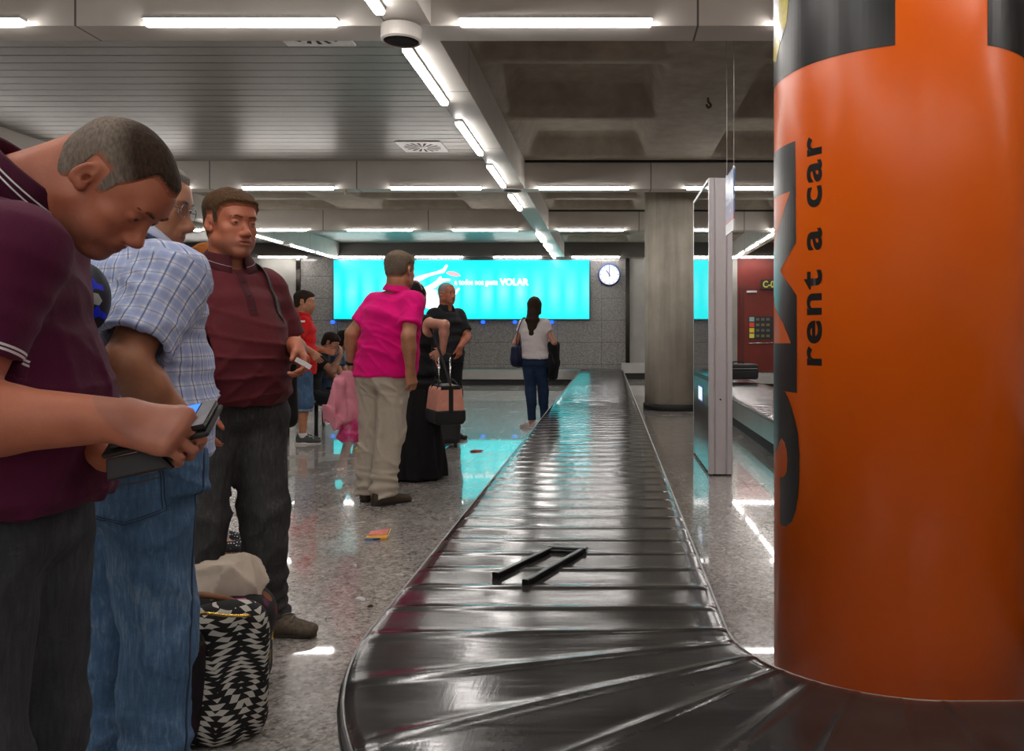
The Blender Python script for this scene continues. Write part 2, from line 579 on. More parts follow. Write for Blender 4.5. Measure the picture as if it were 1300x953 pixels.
# ------------------------------------------------------------------ shell
struct('floor', B((XA, YA, -.1), (XB, YW + .3, 0)), M_FLOOR)
struct('wall_left', B((XA - .2, YA, 0), (XA, YW + .3, 4.2)), M_PLAIN)
struct('wall_right', B((XB, YA, 0), (XB + .2, YW + .3, 4.2)), M_PLAIN)
struct('wall_front', B((XA, YA - .2, 0), (XB, YA, 4.2)), M_PLAIN)
struct('wall_back', B((-8.45, YW, 0), (.51, YW + .2, 4.2)), M_MOS)
struct('wall_back_left', B((XA, YW, 0), (-8.45, YW + .2, 4.2)), M_PLAIN)
struct('wall_back_middle', B((.51, YW, 0), (3.50, YW + .2, 4.2)), M_PLAIN)
struct('wall_back_right', B((3.50, YW, 0), (XB, YW + .2, 4.2)), M_RED)
for n, x in ((1, .51), (2, -8.45)):
    struct('trim_%d' % n, B((x - .055, YW - .07, 0), (x + .055, YW, 3.4)), mat('dark_glossy_metal', (.06, .055, .05), .12, .9))
bm = B((.34, YW - .2, .17), (3.3, YW, .44)); struct('baseboard_back', bm, M_STEEL)
struct('trim_3', B((.34, YW - .16, 0), (3.3, YW, .17)), M_DARK)
struct('trim_4', B((3.50, YW - 1.2, 0), (XB, YW, .006)), mat('red_floor', (.20, .06, .04), .3))

# concrete coffered ceiling
def sst(e0, e1, v):
    t = np.clip((v - e0) / (e1 - e0), 0, 1); return t * t * (3 - 2 * t)
def coffered():
    xs = np.arange(XA, XB + .01, .075); ys = np.arange(4.9, YW + .25, .075)
    X, Y = np.meshgrid(xs, ys, indexing='ij'); Z = np.full_like(X, ZC + .02)
    cx = [(-14.6, -13), (-12.4, -10.6), (-9.8, -7.9), (-7.0, -5.3), (-4.5, -2.7), (-1.15, .54), (1.42, 3.2), (4.0, 5.7), (6.4, 8.2)]
    cy = [(5.55, 7.2), (7.4, 9.17), (9.37, 11.3), (11.85, 13.1), (13.35, 14.55), (14.8, 15.9), (16.45, 18.1), (18.35, 19.9), (20.1, 21.4)]
    for a, b in cx:
        for c, d in cy:
            fx = np.minimum(sst(a, a + .17, X), 1 - sst(b - .17, b, X)); fy = np.minimum(sst(c, c + .15, Y), 1 - sst(d - .15, d, Y))
            Z += .33 * np.minimum(fx, fy)
    V = np.stack([X, Y, Z], -1).reshape(-1, 3); ny = len(ys)
    i = np.arange((len(xs) - 1) * (ny - 1)); a = (i // (ny - 1)) * ny + i % (ny - 1)
    Q = np.stack([a, a + 1, a + ny + 1, a + ny], 1)
    me = bpy.data.meshes.new('ceiling'); me.from_pydata(V.tolist(), [], Q.tolist())
    o = link('ceiling', me, M_CONC, None, True); o['kind'] = 'structure'
    return o
coffered()
bm = bmesh.new(); box(bm, (XA, YA, 4.15), (XB, YW + .3, 4.25)); struct('ceiling_slab', bm, M_CONC)
bm = bmesh.new(); box(bm, (XA, YA, ZC), (XB, 4.95, ZC + .05)); struct('ceiling_near', bm, M_PLAIN)

def slats(n, x0, x1, y0, y1):
    bm = bmesh.new(); y = y0
    while y < y1 - .02:
        e = min(y + .2, y1)
        prof = [(y, ZC + .03), (y + .004, ZC + .03), (y + .008, ZC), (e - .008, ZC), (e - .004, ZC + .03), (e, ZC + .03)]
        a = [bm.verts.new((x0, p, q)) for p, q in prof]; b = [bm.verts.new((x1, p, q)) for p, q in prof]
        for k in range(len(prof) - 1): bm.faces.new((a[k], a[k + 1], b[k + 1], b[k]))
        y = e
    o = struct('ceiling_slats', bm, M_SLAT)
slats(1, -7.2, -1.5, 5.7, 11.42)
slats(2, -14.8, -7.9, 5.7, 11.42)
slats(3, -7.2, -1.5, 16.3, 21.6)
slats(4, -14.8, -7.9, 16.3, 21.6)

ROWS = [-2.6, 1.4, 5.42, 11.47, 16.02, 21.6, -6.8, -11.0, -15.2, -19.4]
LONGX = [(-7.6, -7.25), (-1.50, -1.20), (3.30, 3.60)]
for y in ROWS:
    struct('ceiling_beam', B((XA, y, ZB), (XB, y + .28, ZC + .02)), M_BEAM)
for a, b in LONGX:
    struct('ceiling_beam', B((a, YA, ZB + .004), (b, YW, ZC + .015)), M_BEAM)
for y in ROWS[2:5]:
    for a, b in ((-1.2, 3.3), (3.6, 9.4)):
        struct('ceiling_gap_shade', B((a, y - .03, ZC - .012), (b, y, ZC + .018)), M_DARK)  # solid black strip in place of the shade in the recess above the beam

# ------------------------------------------------------------------ strip lights
def strip_light(L, along):
    r = empty('strip_light')
    bm = bmesh.new(); box(bm, (0, -.036, -.010), (L, .036, .014)) if along == 'x' else box(bm, (-.036, 0, -.010), (.036, L, .012))
    obj('lamp_housing', bm, M_HOUSE, r)
    bm = bmesh.new()
    w, h = .031, (.050 if along == 'x' else .040)
    prof = [(-w, -.010), (-w, -h * .8), (-w * .6, -h), (w * .6, -h), (w, -h * .8), (w, -.010)]
    e = .012
    if along == 'x': A = [(e, p, q) for p, q in prof]; Bq = [(L - e, p, q) for p, q in prof]
    else: A = [(p, e, q) for p, q in prof]; Bq = [(p, L - e, q) for p, q in prof]
    va = [bm.verts.new(p) for p in A]; vb = [bm.verts.new(p) for p in Bq]
    for k in range(6): bm.faces.new((va[k], va[(k + 1) % 6], vb[(k + 1) % 6], vb[k]))
    bm.faces.new(va); bm.faces.new(vb)
    obj('lamp_diffuser', bm, M_TUBE, r)
    return r
proto_x = strip_light(1.29, 'x'); proto_y = strip_light(1.36, 'y')
used = {'x': 0, 'y': 0}
def place_light(k, x, y, label, group):
    o = (proto_x if k == 'x' else proto_y)
    if used[k]: o = copy_tree(o)
    used[k] = 1
    o.location = (x, y - .055, ZB + .026) if k == 'x' else (x, y, ZB - .008)
    tag(o, label, 'light', group)
ORD = ['first', 'second', 'third', 'fourth', 'fifth', 'sixth', 'seventh', 'eighth', 'ninth', 'tenth', 'eleventh', 'twelfth']
rowtxt = {2: 'nearest ceiling crossbeam', 3: 'second ceiling crossbeam', 4: 'third ceiling crossbeam', 5: 'last crossbeam before the back wall'}
for ri, y in enumerate(ROWS):
    n = 0; near = ri < 2 or ri > 5
    for k in range(-4, 7):
        x = -5.2 + 2.1 * k
        if x < XA + .2 or x > XB - 1.5: continue
        if near and (k < 0 or k > 6): continue          # unseen rows, added to light the pillar and people from the front
        vis = -773 / FPX * y < x + 1.29 and x < 527 / FPX * y
        if not near and not vis: continue
        if near: place_light('x', x, y + .39, 'unseen white strip light added under a crossbeam for front light', 'strip lights near the viewpoint')
        else:
            place_light('x', x, y, '%s white strip light from the left under the %s' % (ORD[n], rowtxt[ri]), 'strip lights under the ' + rowtxt[ri]); n += 1
for xs, ys, lab in ((-1.46, (-2.2, -.2, 1.8, 3.77, 5.79, 7.79, 9.80, 11.85, 16.35, 18.3, 20.15), 'middle long ceiling beam'),
                    (-7.30, (8.5, 10.0, 12.5, 14.5, 16.55, 18.5, 20.15), 'bluish long beam behind the standing men'),
                    (3.35, (12.2, 14.2, 16.35, 18.15, 20.1), 'long beam above the red door')):
    n = 0
    for y in ys:
        if y < 3: place_light('y', xs, y, 'unseen white strip light added under a crossbeam for front light', 'strip lights near the viewpoint')
        else: place_light('y', xs, y, '%s white strip light along the %s, counted going away' % (ORD[n], lab), 'strip lights along the ' + lab); n += 1

# ------------------------------------------------------------------ ceiling vents and loudspeakers
def vent(x, y, lab):
    r = empty('ceiling_vent', (x, y, ZC - .004), 0, lab, 'vent', 'square ceiling vents')
    obj('vent_plate', B((-.29, -.29, -.012), (.29, .29, .01)), M_WHITE, r, bevel=.004)
    bm = bmesh.new()
    for k in range(16):
        a = 2 * PI * k / 16; ca, sa = math.cos(a), math.sin(a)
        R = Matrix(((ca, -sa, 0, 0), (sa, ca, 0, 0), (0, 0, 1, 0), (0, 0, 0, 1)))
        v = [bm.verts.new(R @ Vector(p)) for p in ((.07, -.008, -.0135), (.235, -.026, -.0135), (.235, .014, -.0135), (.07, .006, -.0135))]
        bm.faces.new(v)
    obj('vent_slot', bm, M_DARK, r)
    bm = bmesh.new(); lathe(bm, [(.0, -.02), (.055, -.018), (.06, -.012)], n=24); obj('vent_hub', bm, M_WHITE, r, True)
    return r
vent(-2.44, 6.55, 'square white ceiling vent half hidden behind the nearest strip light')
vent(-2.44, 10.52, 'square white radial ceiling vent in the slatted ceiling beside the middle beam')
vent(-3.6, 18.6, 'square ceiling vent in the far slatted bay lit cyan by the billboard')
def drum(x, y, r_, h, lab):
    o = empty('ceiling_speaker', (x, y, ZB), 0, lab, 'speaker')
    bm = bmesh.new(); lathe(bm, [(r_ * .8, 0), (r_, -.01), (r_, -h), (r_ * .9, -h - .012), (r_ * .86, -h - .004)], n=36); obj('drum_body', bm, M_BEAM, o, False, .002)
    bm = bmesh.new(); lathe(bm, [(0, -h - .006), (r_ * .5, -h - .007), (r_ * .86, -h - .004)], n=36); obj('speaker_grille', bm, M_DARK, o, True)
drum(-1.40, 5.42, .135, .10, 'round grey loudspeaker drum under the nearest ceiling beam crossing')
drum(-1.38, 11.5, .15, .015, 'flat round loudspeaker under the second ceiling beam crossing')

bm = bmesh.new(); lathe(bm, [(.03, 0), (.03, -.012), (.012, -.016), (.010, -.045), (.024, -.05), (.024, -.055), (0, -.058)], (-3.81, 11.62, ZB), 20)
tag(obj('sprinkler', bm, mat('brass_sprinkler', (.35, .28, .16), .35, .8), None, True), 'small brass sprinkler head under the second ceiling crossbeam', 'sprinkler')

# ------------------------------------------------------------------ concrete column
bm = bmesh.new(); lathe(bm, [(.505, 0.0), (.505, ZC + .1)], (1.09, 13.1, 0), 64)
o = struct('concrete_column', bm, M_COLUMN, True)
bm = bmesh.new(); lathe(bm, [(.53, 0), (.53, .09), (.515, .10)], (1.09, 13.1, 0), 64); struct('trim_5', bm, M_DARK, True)
# hook in the concrete
bm = bmesh.new(); hk = at(899, 124, 2.49 * FPX / 301)
tube(bm, smooth_path([(hk.x, hk.y, ZC + .03), (hk.x, hk.y, ZC - .02), (hk.x + .03, hk.y, ZC - .06), (hk.x, hk.y, ZC - .085), (hk.x - .02, hk.y, ZC - .05)], 5), .012)
tag(obj('ceiling_hook', bm, mat('rust', (.10, .05, .03), .7), None, True), 'small rusty hook hanging from the bare concrete ceiling', 'hook')

# ------------------------------------------------------------------ billboard
def billboard():
    x0, x1, z0, z1 = -7.41, -.53, 1.63, 3.21
    y = 21.62
    r = empty('billboard', ((x0 + x1) / 2, y, z0), 0, 'wide backlit cyan billboard with white hands and slogan on the far wall', 'billboard')
    def loc(v): return Vector(v) - r.location
    bm = bmesh.new()
    for lo, hi in (((x0 - .03, y, z0 - .03), (x1 + .03, YW, z0)), ((x0 - .03, y, z1), (x1 + .03, YW, z1 + .03)), ((x0 - .03, y, z0), (x0, YW, z1)), ((x1, y, z0), (x1 + .03, YW, z1))):
        box(bm, loc(lo), loc(hi))
    obj('billboard_frame', bm, mat('blue_grey_frame', (.06, .10, .13), .4, .3), r)
    t = NT('cyan_backlit'); p = t.sep(t.coord('Object'))
    # tubes behind the sheet show as soft vertical bands
    w = t.math('POWER', t.math('ABSOLUTE', t.math('SINE', t.math('MULTIPLY', p[0], 6.9))), 1.5)
    nz = t.noise(t.coord('Object', (1.2, 1, .35)), 1.7, 2)
    mid = t.math('SUBTRACT', 1.0, t.math('MULTIPLY', t.math('ABSOLUTE', t.math('SUBTRACT', p[2], .72)), 1.5))
    f = t.math('MULTIPLY', t.math('MULTIPLY', w, t.math('MAXIMUM', mid, 0.0)), t.math('MULTIPLY', nz, 1.0))
    col = t.ramp(f, [(0, (.0, .74, .78)), (.45, (.13, .84, .84)), (.8, (.32, .90, .88))])
    t.base((0, .05, .05)); t.l(col, t.b.inputs['Emission Color']); t.b.inputs['Emission Strength'].default_value = 1.4
    t.p(.3)
    obj('light_panel', B(loc((x0, y + .02, z0)), loc((x1, y + .06, z1))), t.m, r)
    W = emis('backlit_white', (1, 1, 1), 1.6); Pk = emis('backlit_pink', (1, .55, .62), 1.1)
    D = y / FPX
    def poly(pts, m, nm, dy=0.0):
        bm = bmesh.new()
        P = [Vector(((px - PX0) * D, y + .016 - dy, EYE + (PY0 - py) * D)) - r.location for px, py in pts]
        a = [bm.verts.new(q) for q in P]; b = [bm.verts.new(q + Vector((0, .005, 0))) for q in P]
        bm.faces.new(a); bm.faces.new(b)
        for i in range(len(P)): j = (i + 1) % len(P); bm.faces.new((a[i], a[j], b[j], b[i]))
        bmesh.ops.triangulate(bm, faces=bm.faces[:])
        return obj(nm, bm, m, r)
    poly([(518, 357), (530, 350.5), (545, 346.5), (555, 344), (562, 341), (565, 336.5), (567.5, 335.5), (568.5, 337.5), (565.5, 343), (563.5, 346), (556, 347.5), (545, 350.5), (535, 355.5), (527, 359.5), (518, 364)], W, 'printed_hand')
    poly([(526, 372), (536, 366), (547, 360.5), (554, 356), (557.5, 351.5), (560, 350.5), (560.5, 353.5), (566, 353.2), (572, 354), (571.5, 356), (563, 357.5), (558, 360.5), (553, 364.5), (546, 368), (538, 371.5), (530, 377)], W, 'printed_hand', .001)
    poly([(530, 377), (538, 371), (548, 367), (554, 368), (555, 374), (560, 377), (568, 375), (576, 370), (582, 365), (584, 366.3), (579, 373), (572, 379), (564, 384.5), (557, 391.5), (549, 393), (541, 391), (533, 385)], W, 'printed_hand', .0015)
    poly([(566, 345.5), (570, 344.2), (576, 344.6), (582, 347), (585, 350), (580, 351), (572, 349.5), (567.5, 347.5)], Pk, 'printed_wing', .002)
    def words(s, pxa, pxb, pyb, pyt, bold, nm):
        bm = text_mesh(s, 1.0, bold, 'LEFT')
        X = [q.co.x for q in bm.verts]; Y = [q.co.y for q in bm.verts]
        ya, yb = 0.0, max(Y) if s.isupper() else .5
        for q in bm.verts:
            u = (q.co.x - min(X)) / (max(X) - min(X)); v = (q.co.y - ya) / (yb - ya)
            q.co = Vector(((pxa + (pxb - pxa) * u - PX0) * D, y + .012, EYE + (PY0 - (pyb + (pyt - pyb) * v)) * D)) - r.location
        return obj(nm, bm, W, r)
    words('a todos nos gusta', 577, 632, 361.2, 356.4, .03, 'slogan_text')
    words('VOLAR', 634, 671.5, 361.6, 353.2, .05, 'slogan_word')
    for px in (420, 612, 653, 700):
        p = at(px, 408.5, y)
        bm = bmesh.new(); lathe(bm, [(0, -.05), (.05, -.04), (.065, 0), (.05, .04), (0, .05)], p - r.location + Vector((0, .15, 0)), 16)
        obj('indicator_lamp', bm, emis('blue_lamp', (.02, .16, 1.0), 1.4), r, True)
    return r
billboard()

# ------------------------------------------------------------------ clock
def clock():
    c = at(773.5, 348.5, 21.7)
    r = empty('wall_clock', c, 0, 'round white illuminated wall clock with blue rim beside the billboard', 'clock')
    bm = bmesh.new(); lathe(bm, [(.27, .2), (.30, .18), (.305, -.02), (.275, -.04), (.268, -.01)], n=48, axis='y'); obj('clock_rim', bm, mat('blue_rim', (.01, .05, .25), .3), r, True)
    bm = bmesh.new(); lathe(bm, [(0, -.012), (.272, -.012), (.272, .05)], n=48, axis='y'); obj('clock_face', bm, emis('clock_white', (.97, .98, 1), 1.0), r)
    Bl = mat('clock_blue', (.02, .05, .35), .4)
    for L, W, a, bk in ((.22, .014, 0.03, .06), (.14, .02, -.62, .05)):
        bm = bmesh.new(); box(bm, (-W / 2, -.022, -bk), (W / 2, -.016, L), mat=Matrix.Rotation(a, 4, 'Y')); obj('clock_hand', bm, Bl, r)
    bm = bmesh.new()
    for k in range(12):
        box(bm, (-.006, -.0145, .225), (.006, -.0135, .255), mat=Matrix.Rotation(2 * PI * k / 12, 4, 'Y'))
    obj('hour_mark', bm, Bl, r)
clock()

# ------------------------------------------------------------------ red door with notices and room sign
def red_door():
    y = YW
    o = struct('door_1', B((3.68, y - .035, .02), (4.86, y, 2.4)), mat('red_door', (.17, .015, .006), .5, nscale=2, namt=.15), bevel=.004)
    for lo, hi in (((3.58, y - .05, 0), (3.68, y, 2.5)), ((4.86, y - .05, 0), (4.96, y, 2.5)), ((3.68, y - .05, 2.4), (4.86, y, 2.5))):
        struct('trim_6', B(lo, hi), mat('red_frame', (.10, .008, .005), .5))
    bm = B((3.74, y - .10, 2.34), (4.02, y - .035, 2.40)); d = obj('door_closer', bm, M_ALU, None, bevel=.01)
    tag(d, 'silver closer box at the top of the red door', 'door closer')
    bm = bmesh.new(); tube(bm, [(3.8, y - .05, .98), (3.8, y - .11, .98), (4.45, y - .11, .98), (4.45, y - .05, .98)], .018)
    tag(obj('push_bar', bm, M_CHROME, None, True), 'metal push bar across the red door', 'push bar')
    r = empty('notice_board', (3.8, y - .06, 1.08), 0, 'black notice panel with coloured safety signs on the red door', 'notice board')
    obj('board', B((0, 0, 0), (.66, .02, .62)), M_BLACK, r)
    cols = [(.25, .45, .4), (.75, .06, .04), (.8, .62, .03), (.8, .7, .1)]
    for i, c in enumerate(cols):
        z = .62 - .075 - i * .15
        obj('safety_sign', B((.02, -.006, z - .06), (.15, 0, z + .06)), mat('sign_%d' % i, c, .5), r)
        bm = bmesh.new()
        for k in range(3): box(bm, (.2 + .14 * k, -.004, z - .035), (.2 + .14 * k + .09, 0, z + .035))
        obj('notice_print', bm, mat('notice_ink_%d' % (i % 2), (.16, .15, .05) if i % 2 else (.12, .12, .12), .5), r)
    c = at(966, 367, y - .1)
    r = empty('room_sign', c, 0, 'black overhead sign with yellow letters C-00 above the red door', 'sign')
    obj('sign_plate', B((0, 0, 0), (.78, .05, .27)), M_BLACK, r, bevel=.006)
    bm = text_mesh('C-00', .25, .006, 'LEFT')
    for q in bm.verts: q.co = Vector((q.co.x * .82 + .05, -.004, q.co.y + .05))
    obj('sign_letters', bm, emis('amber_letters', (.75, .6, .05), .55), r)
red_door()

# ------------------------------------------------------------------ baggage carousel
HB = .39
def lerp_path():
    pts = []
    for x in np.arange(-12.5, -1.17, .1): pts.append((x, 19.7))
    for a in np.linspace(90, 0, 16)[1:]:                      # bend from the far run into the long run (inner radius .5)
        pts.append((-1.17 + 1.0 * math.cos(math.radians(a)), 18.7 + 1.0 * math.sin(math.radians(a))))
    for y in np.arange(18.6, 2.27, -.1): pts.append((-.17, y))
    for a in np.linspace(180, 270, 26):
        pts.append((.78 + .95 * math.cos(math.radians(a)), 2.27 + .95 * math.sin(math.radians(a))))
    pts.append((.9, 1.32)); pts.append((1.05, 1.32))
    for a in np.linspace(270, 360, 26):
        pts.append((1.15 + .95 * math.cos(math.radians(a)), 2.27 + .95 * math.sin(math.radians(a))))
    for y in np.arange(2.4, 17.0, .1): pts.append((2.10, y))
    for a in np.linspace(180, 90, 16):
        pts.append((3.1 + 1.0 * math.cos(math.radians(a)), 17.0 + 1.0 * math.sin(math.radians(a))))
    for x in np.arange(3.2, 9.3, .1): pts.append((x, 18.0))
    return np.array(pts)

def resample(P, step):
    s = np.concatenate([[0], np.cumsum(np.linalg.norm(np.diff(P, axis=0), axis=1))])
    n = int(s[-1] / step); t = np.linspace(0, s[-1], n + 1)
    Q = np.stack([np.interp(t, s, P[:, i]) for i in (0, 1)], 1)
    T = np.gradient(Q, axis=0); T /= np.linalg.norm(T, axis=1)[:, None]
    return t, Q, T

def strip_mesh(name, rows, m, parent, smooth=True):
    """rows: (n, k, 3) array of points"""
    n, k, _ = rows.shape
    V = rows.reshape(-1, 3); i = np.arange((n - 1) * (k - 1)); a = (i // (k - 1)) * k + i % (k - 1)
    Q = np.stack([a, a + 1, a + k + 1, a + k], 1)
    me = bpy.data.meshes.new(name); me.from_pydata(V.tolist(), [], Q.tolist())
    return link(name, me, m, parent, smooth)

def carousel():
    r = empty('baggage_carousel', (-.17, 3.0, 0), 0, 'long black rubber baggage carousel winding through the hall', 'baggage carousel')
    L = Vector(r.location); off = np.array([L.x, L.y, 0])
    t, Q, T = resample(lerp_path(), .0167)
    N = np.stack([T[:, 1], -T[:, 0]], 1)                      # right-hand normal of travel
    ws = np.concatenate([[-.5, -.497, -.49, -.475], np.linspace(-.45, .45, 19), [.475, .49, .497, .5]])
    rows = np.zeros((len(t), len(ws), 3))
    pitch = .2
    rs = np.random.RandomState(4)
    nsl = int(t[-1] / pitch) + 3
    A = rs.uniform(-1, 1, (nsl, 4))
    u = t / pitch; k = u.astype(int); f = u - k
    saw = .0046 * np.sin(np.clip((f - .70) / .30, 0, 1) ** 1.6 * PI) ** 2 - .0006 * np.sin(f * PI)
    for j, w in enumerate(ws):
        wave = .0013 * (A[k, 0] * np.sin(w * 7 + A[k, 1] * 3) + A[k, 2] * np.cos(w * 13 + A[k, 3] * 3)) * np.sin(f * PI)
        e = max(0, (abs(w) - .45) / .05)
        z = HB - .012 + saw * (1 - .6 * e) + wave - .008 * e ** 2.5
        rows[:, j, 0] = Q[:, 0] + N[:, 0] * w; rows[:, j, 1] = Q[:, 1] + N[:, 1] * w; rows[:, j, 2] = z
    strip_mesh('rubber_belt', rows - off, M_BELT, r)
    t2, Q, T = resample(lerp_path(), .08); N = np.stack([T[:, 1], -T[:, 0]], 1)
    def sides(nm, prof, m):
        for sg in (-1, 1):
            R = np.zeros((len(t2), len(prof), 3))
            for j, (w, z) in enumerate(prof):
                R[:, j, 0] = Q[:, 0] + N[:, 0] * w * sg; R[:, j, 1] = Q[:, 1] + N[:, 1] * w * sg; R[:, j, 2] = z
            strip_mesh(nm, R - off, m, r, False)
    sides('edge_trim', [(.492, .350), (.501, .368), (.506, .370), (.510, .366), (.512, .335)], mat('edge_metal', (.30, .29, .28), .4, .6))
    sides('side_panel', [(.518, .345), (.516, .335), (.505, .14), (.49, .135)], M_STEEL)
    sides('plinth', [(.46, .14), (.45, 0)], M_DARK)
carousel()

# ------------------------------------------------------------------ advertising totem
def totem():
    X0, X1, Y0, Y1, H = .852, 1.052, 6.84, 8.12, 2.54
    r = empty('advertising_totem', ((X0 + X1) / 2, (Y0 + Y1) / 2, 0), 0, 'tall slim silver advertising totem with black glass screens beside the concrete column', 'advertising totem')
    L = Vector(r.location)
    def bx(nm, parts, m, bevel=.0):
        bm = bmesh.new()
        for lo, hi in parts: box(bm, Vector(lo) - L, Vector(hi) - L)
        return obj(nm, bm, m, r, bevel=bevel)
    M_T = mat('totem_aluminium', (.52, .49, .50), .35, .35, nscale=8, namt=.03)
    # near and far aluminium end profiles: three ribs with grooves between
    for y0, y1 in ((Y0, Y0 + .05), (Y1 - .05, Y1)):
        bx('end_profile', [((X0, y0, .012), (X0 + .045, y1, H)), ((X0 + .055, y0 + .004, .012), (X1 - .055, y1, H)), ((X1 - .045, y0, .012), (X1, y1, H)), ((X0 + .02, y0 + .014, .012), (X1 - .02, y1, H - .002))], M_T, .004)
    bx('core', [((X0 + .012, Y0 + .04, .012), (X1 - .012, Y1 - .04, H - .03))], mat('totem_core', (.10, .10, .105), .35, .4))
    bx('top_cap', [((X0 - .006, Y0 + .05, H - .03), (X1 + .006, Y1 - .05, H))], M_T, .004)
    g = NT('black_glass'); g.base((.004, .008, .014)); g.p(.035, 0, .9, coat=1.0); g.b.inputs['Coat Roughness'].default_value = .03
    for a, b in ((X0 + .001, X0 + .013), (X1 - .013, X1 - .001)):
        bx('screen_glass', [((a, Y0 + .055, .84), (b, Y1 - .055, H - .035))], g.m)
        bx('lower_cladding', [((a, Y0 + .055, .03), (b, Y1 - .055, .80))], mat('dark_steel', (.10, .10, .105), .16, .85, namt=.05))
        bx('divider_bar', [((a - .002, Y0 + .055, .80), (b + .002, Y1 - .055, .84))], mat('bar_black', (.02, .02, .02), .3))
    bx('lit_label', [((X0 - .003, 7.32, .60), (X0 + .001, 7.62, .72))], emis('label_light', (.75, .86, 1), 1.1))
    bx('label_frame', [((X0 - .002, 7.30, .585), (X0 + .001, 7.64, .735))], mat('label_blue', (.02, .1, .6), .3))
    bm = bmesh.new(); lathe(bm, [(0, 0), (.008, 0), (.008, .004)], (.95 - L.x, Y0 - L.y + .001, 1.2 - .55), 16, 'y'); obj('lock', bm, M_DARK, r)
    bm = bmesh.new()
    for x in (X0 + .02, X1 - .02):
        for y in (Y0 + .03, Y1 - .03): lathe(bm, [(.015, 0), (.015, .013)], (x - L.x, y - L.y, 0), 12)
    obj('foot', bm, M_DARK, r)
totem()

def hanging_sign():
    c = at(927, 253, 6.2)
    y0, y1 = 6.0, 6.4; x = (932 - PX0) / FPX * 6.0
    z0, z1 = EYE + (425 - 291.5) / FPX * 6.0, EYE + (425 - 212.5) / FPX * 6.0
    r = empty('hanging_poster', (x, 6.2, z0), 0, 'thin blue poster panel hanging on two wires in front of the totem', 'poster')
    t = NT('poster_print'); p = t.sep(t.coord('Object'))
    n = t.noise(t.coord('Object', (1, 5, 14)), 1.0, 3)
    up = t.ramp(t.math('DIVIDE', p[2], z1 - z0), [(.0, (.62, .60, .62)), (.17, (.62, .6, .62)), (.19, (.55, .09, .10)), (.24, (.30, .22, .38)), (.5, (.10, .17, .42)), (1, (.10, .24, .52))])
    t.base(t.mix(t.math('MULTIPLY', t.math('GREATER_THAN', n, .56), .55), up, (.55, .60, .72))); t.p(.3)
    obj('poster_panel', B((-.006, y0 - 6.2, 0), (.006, y1 - 6.2, z1 - z0)), t.m, r)
    for y in (y0 + .01, y1 - .03):
        bm = bmesh.new(); tube(bm, [(0, y - 6.2, z1 - z0 - .01), (0, y - 6.2, ZC + .2 - z0)], .002, 6); obj('wire', bm, M_STEEL, r)
        bm = bmesh.new(); lathe(bm, [(0, -.012), (.009, -.008), (.011, 0), (.009, .012), (0, .016)], (0, y - 6.2, z1 - z0), 12); obj('wire_clip', bm, M_WHITE, r, True)
hanging_sign()

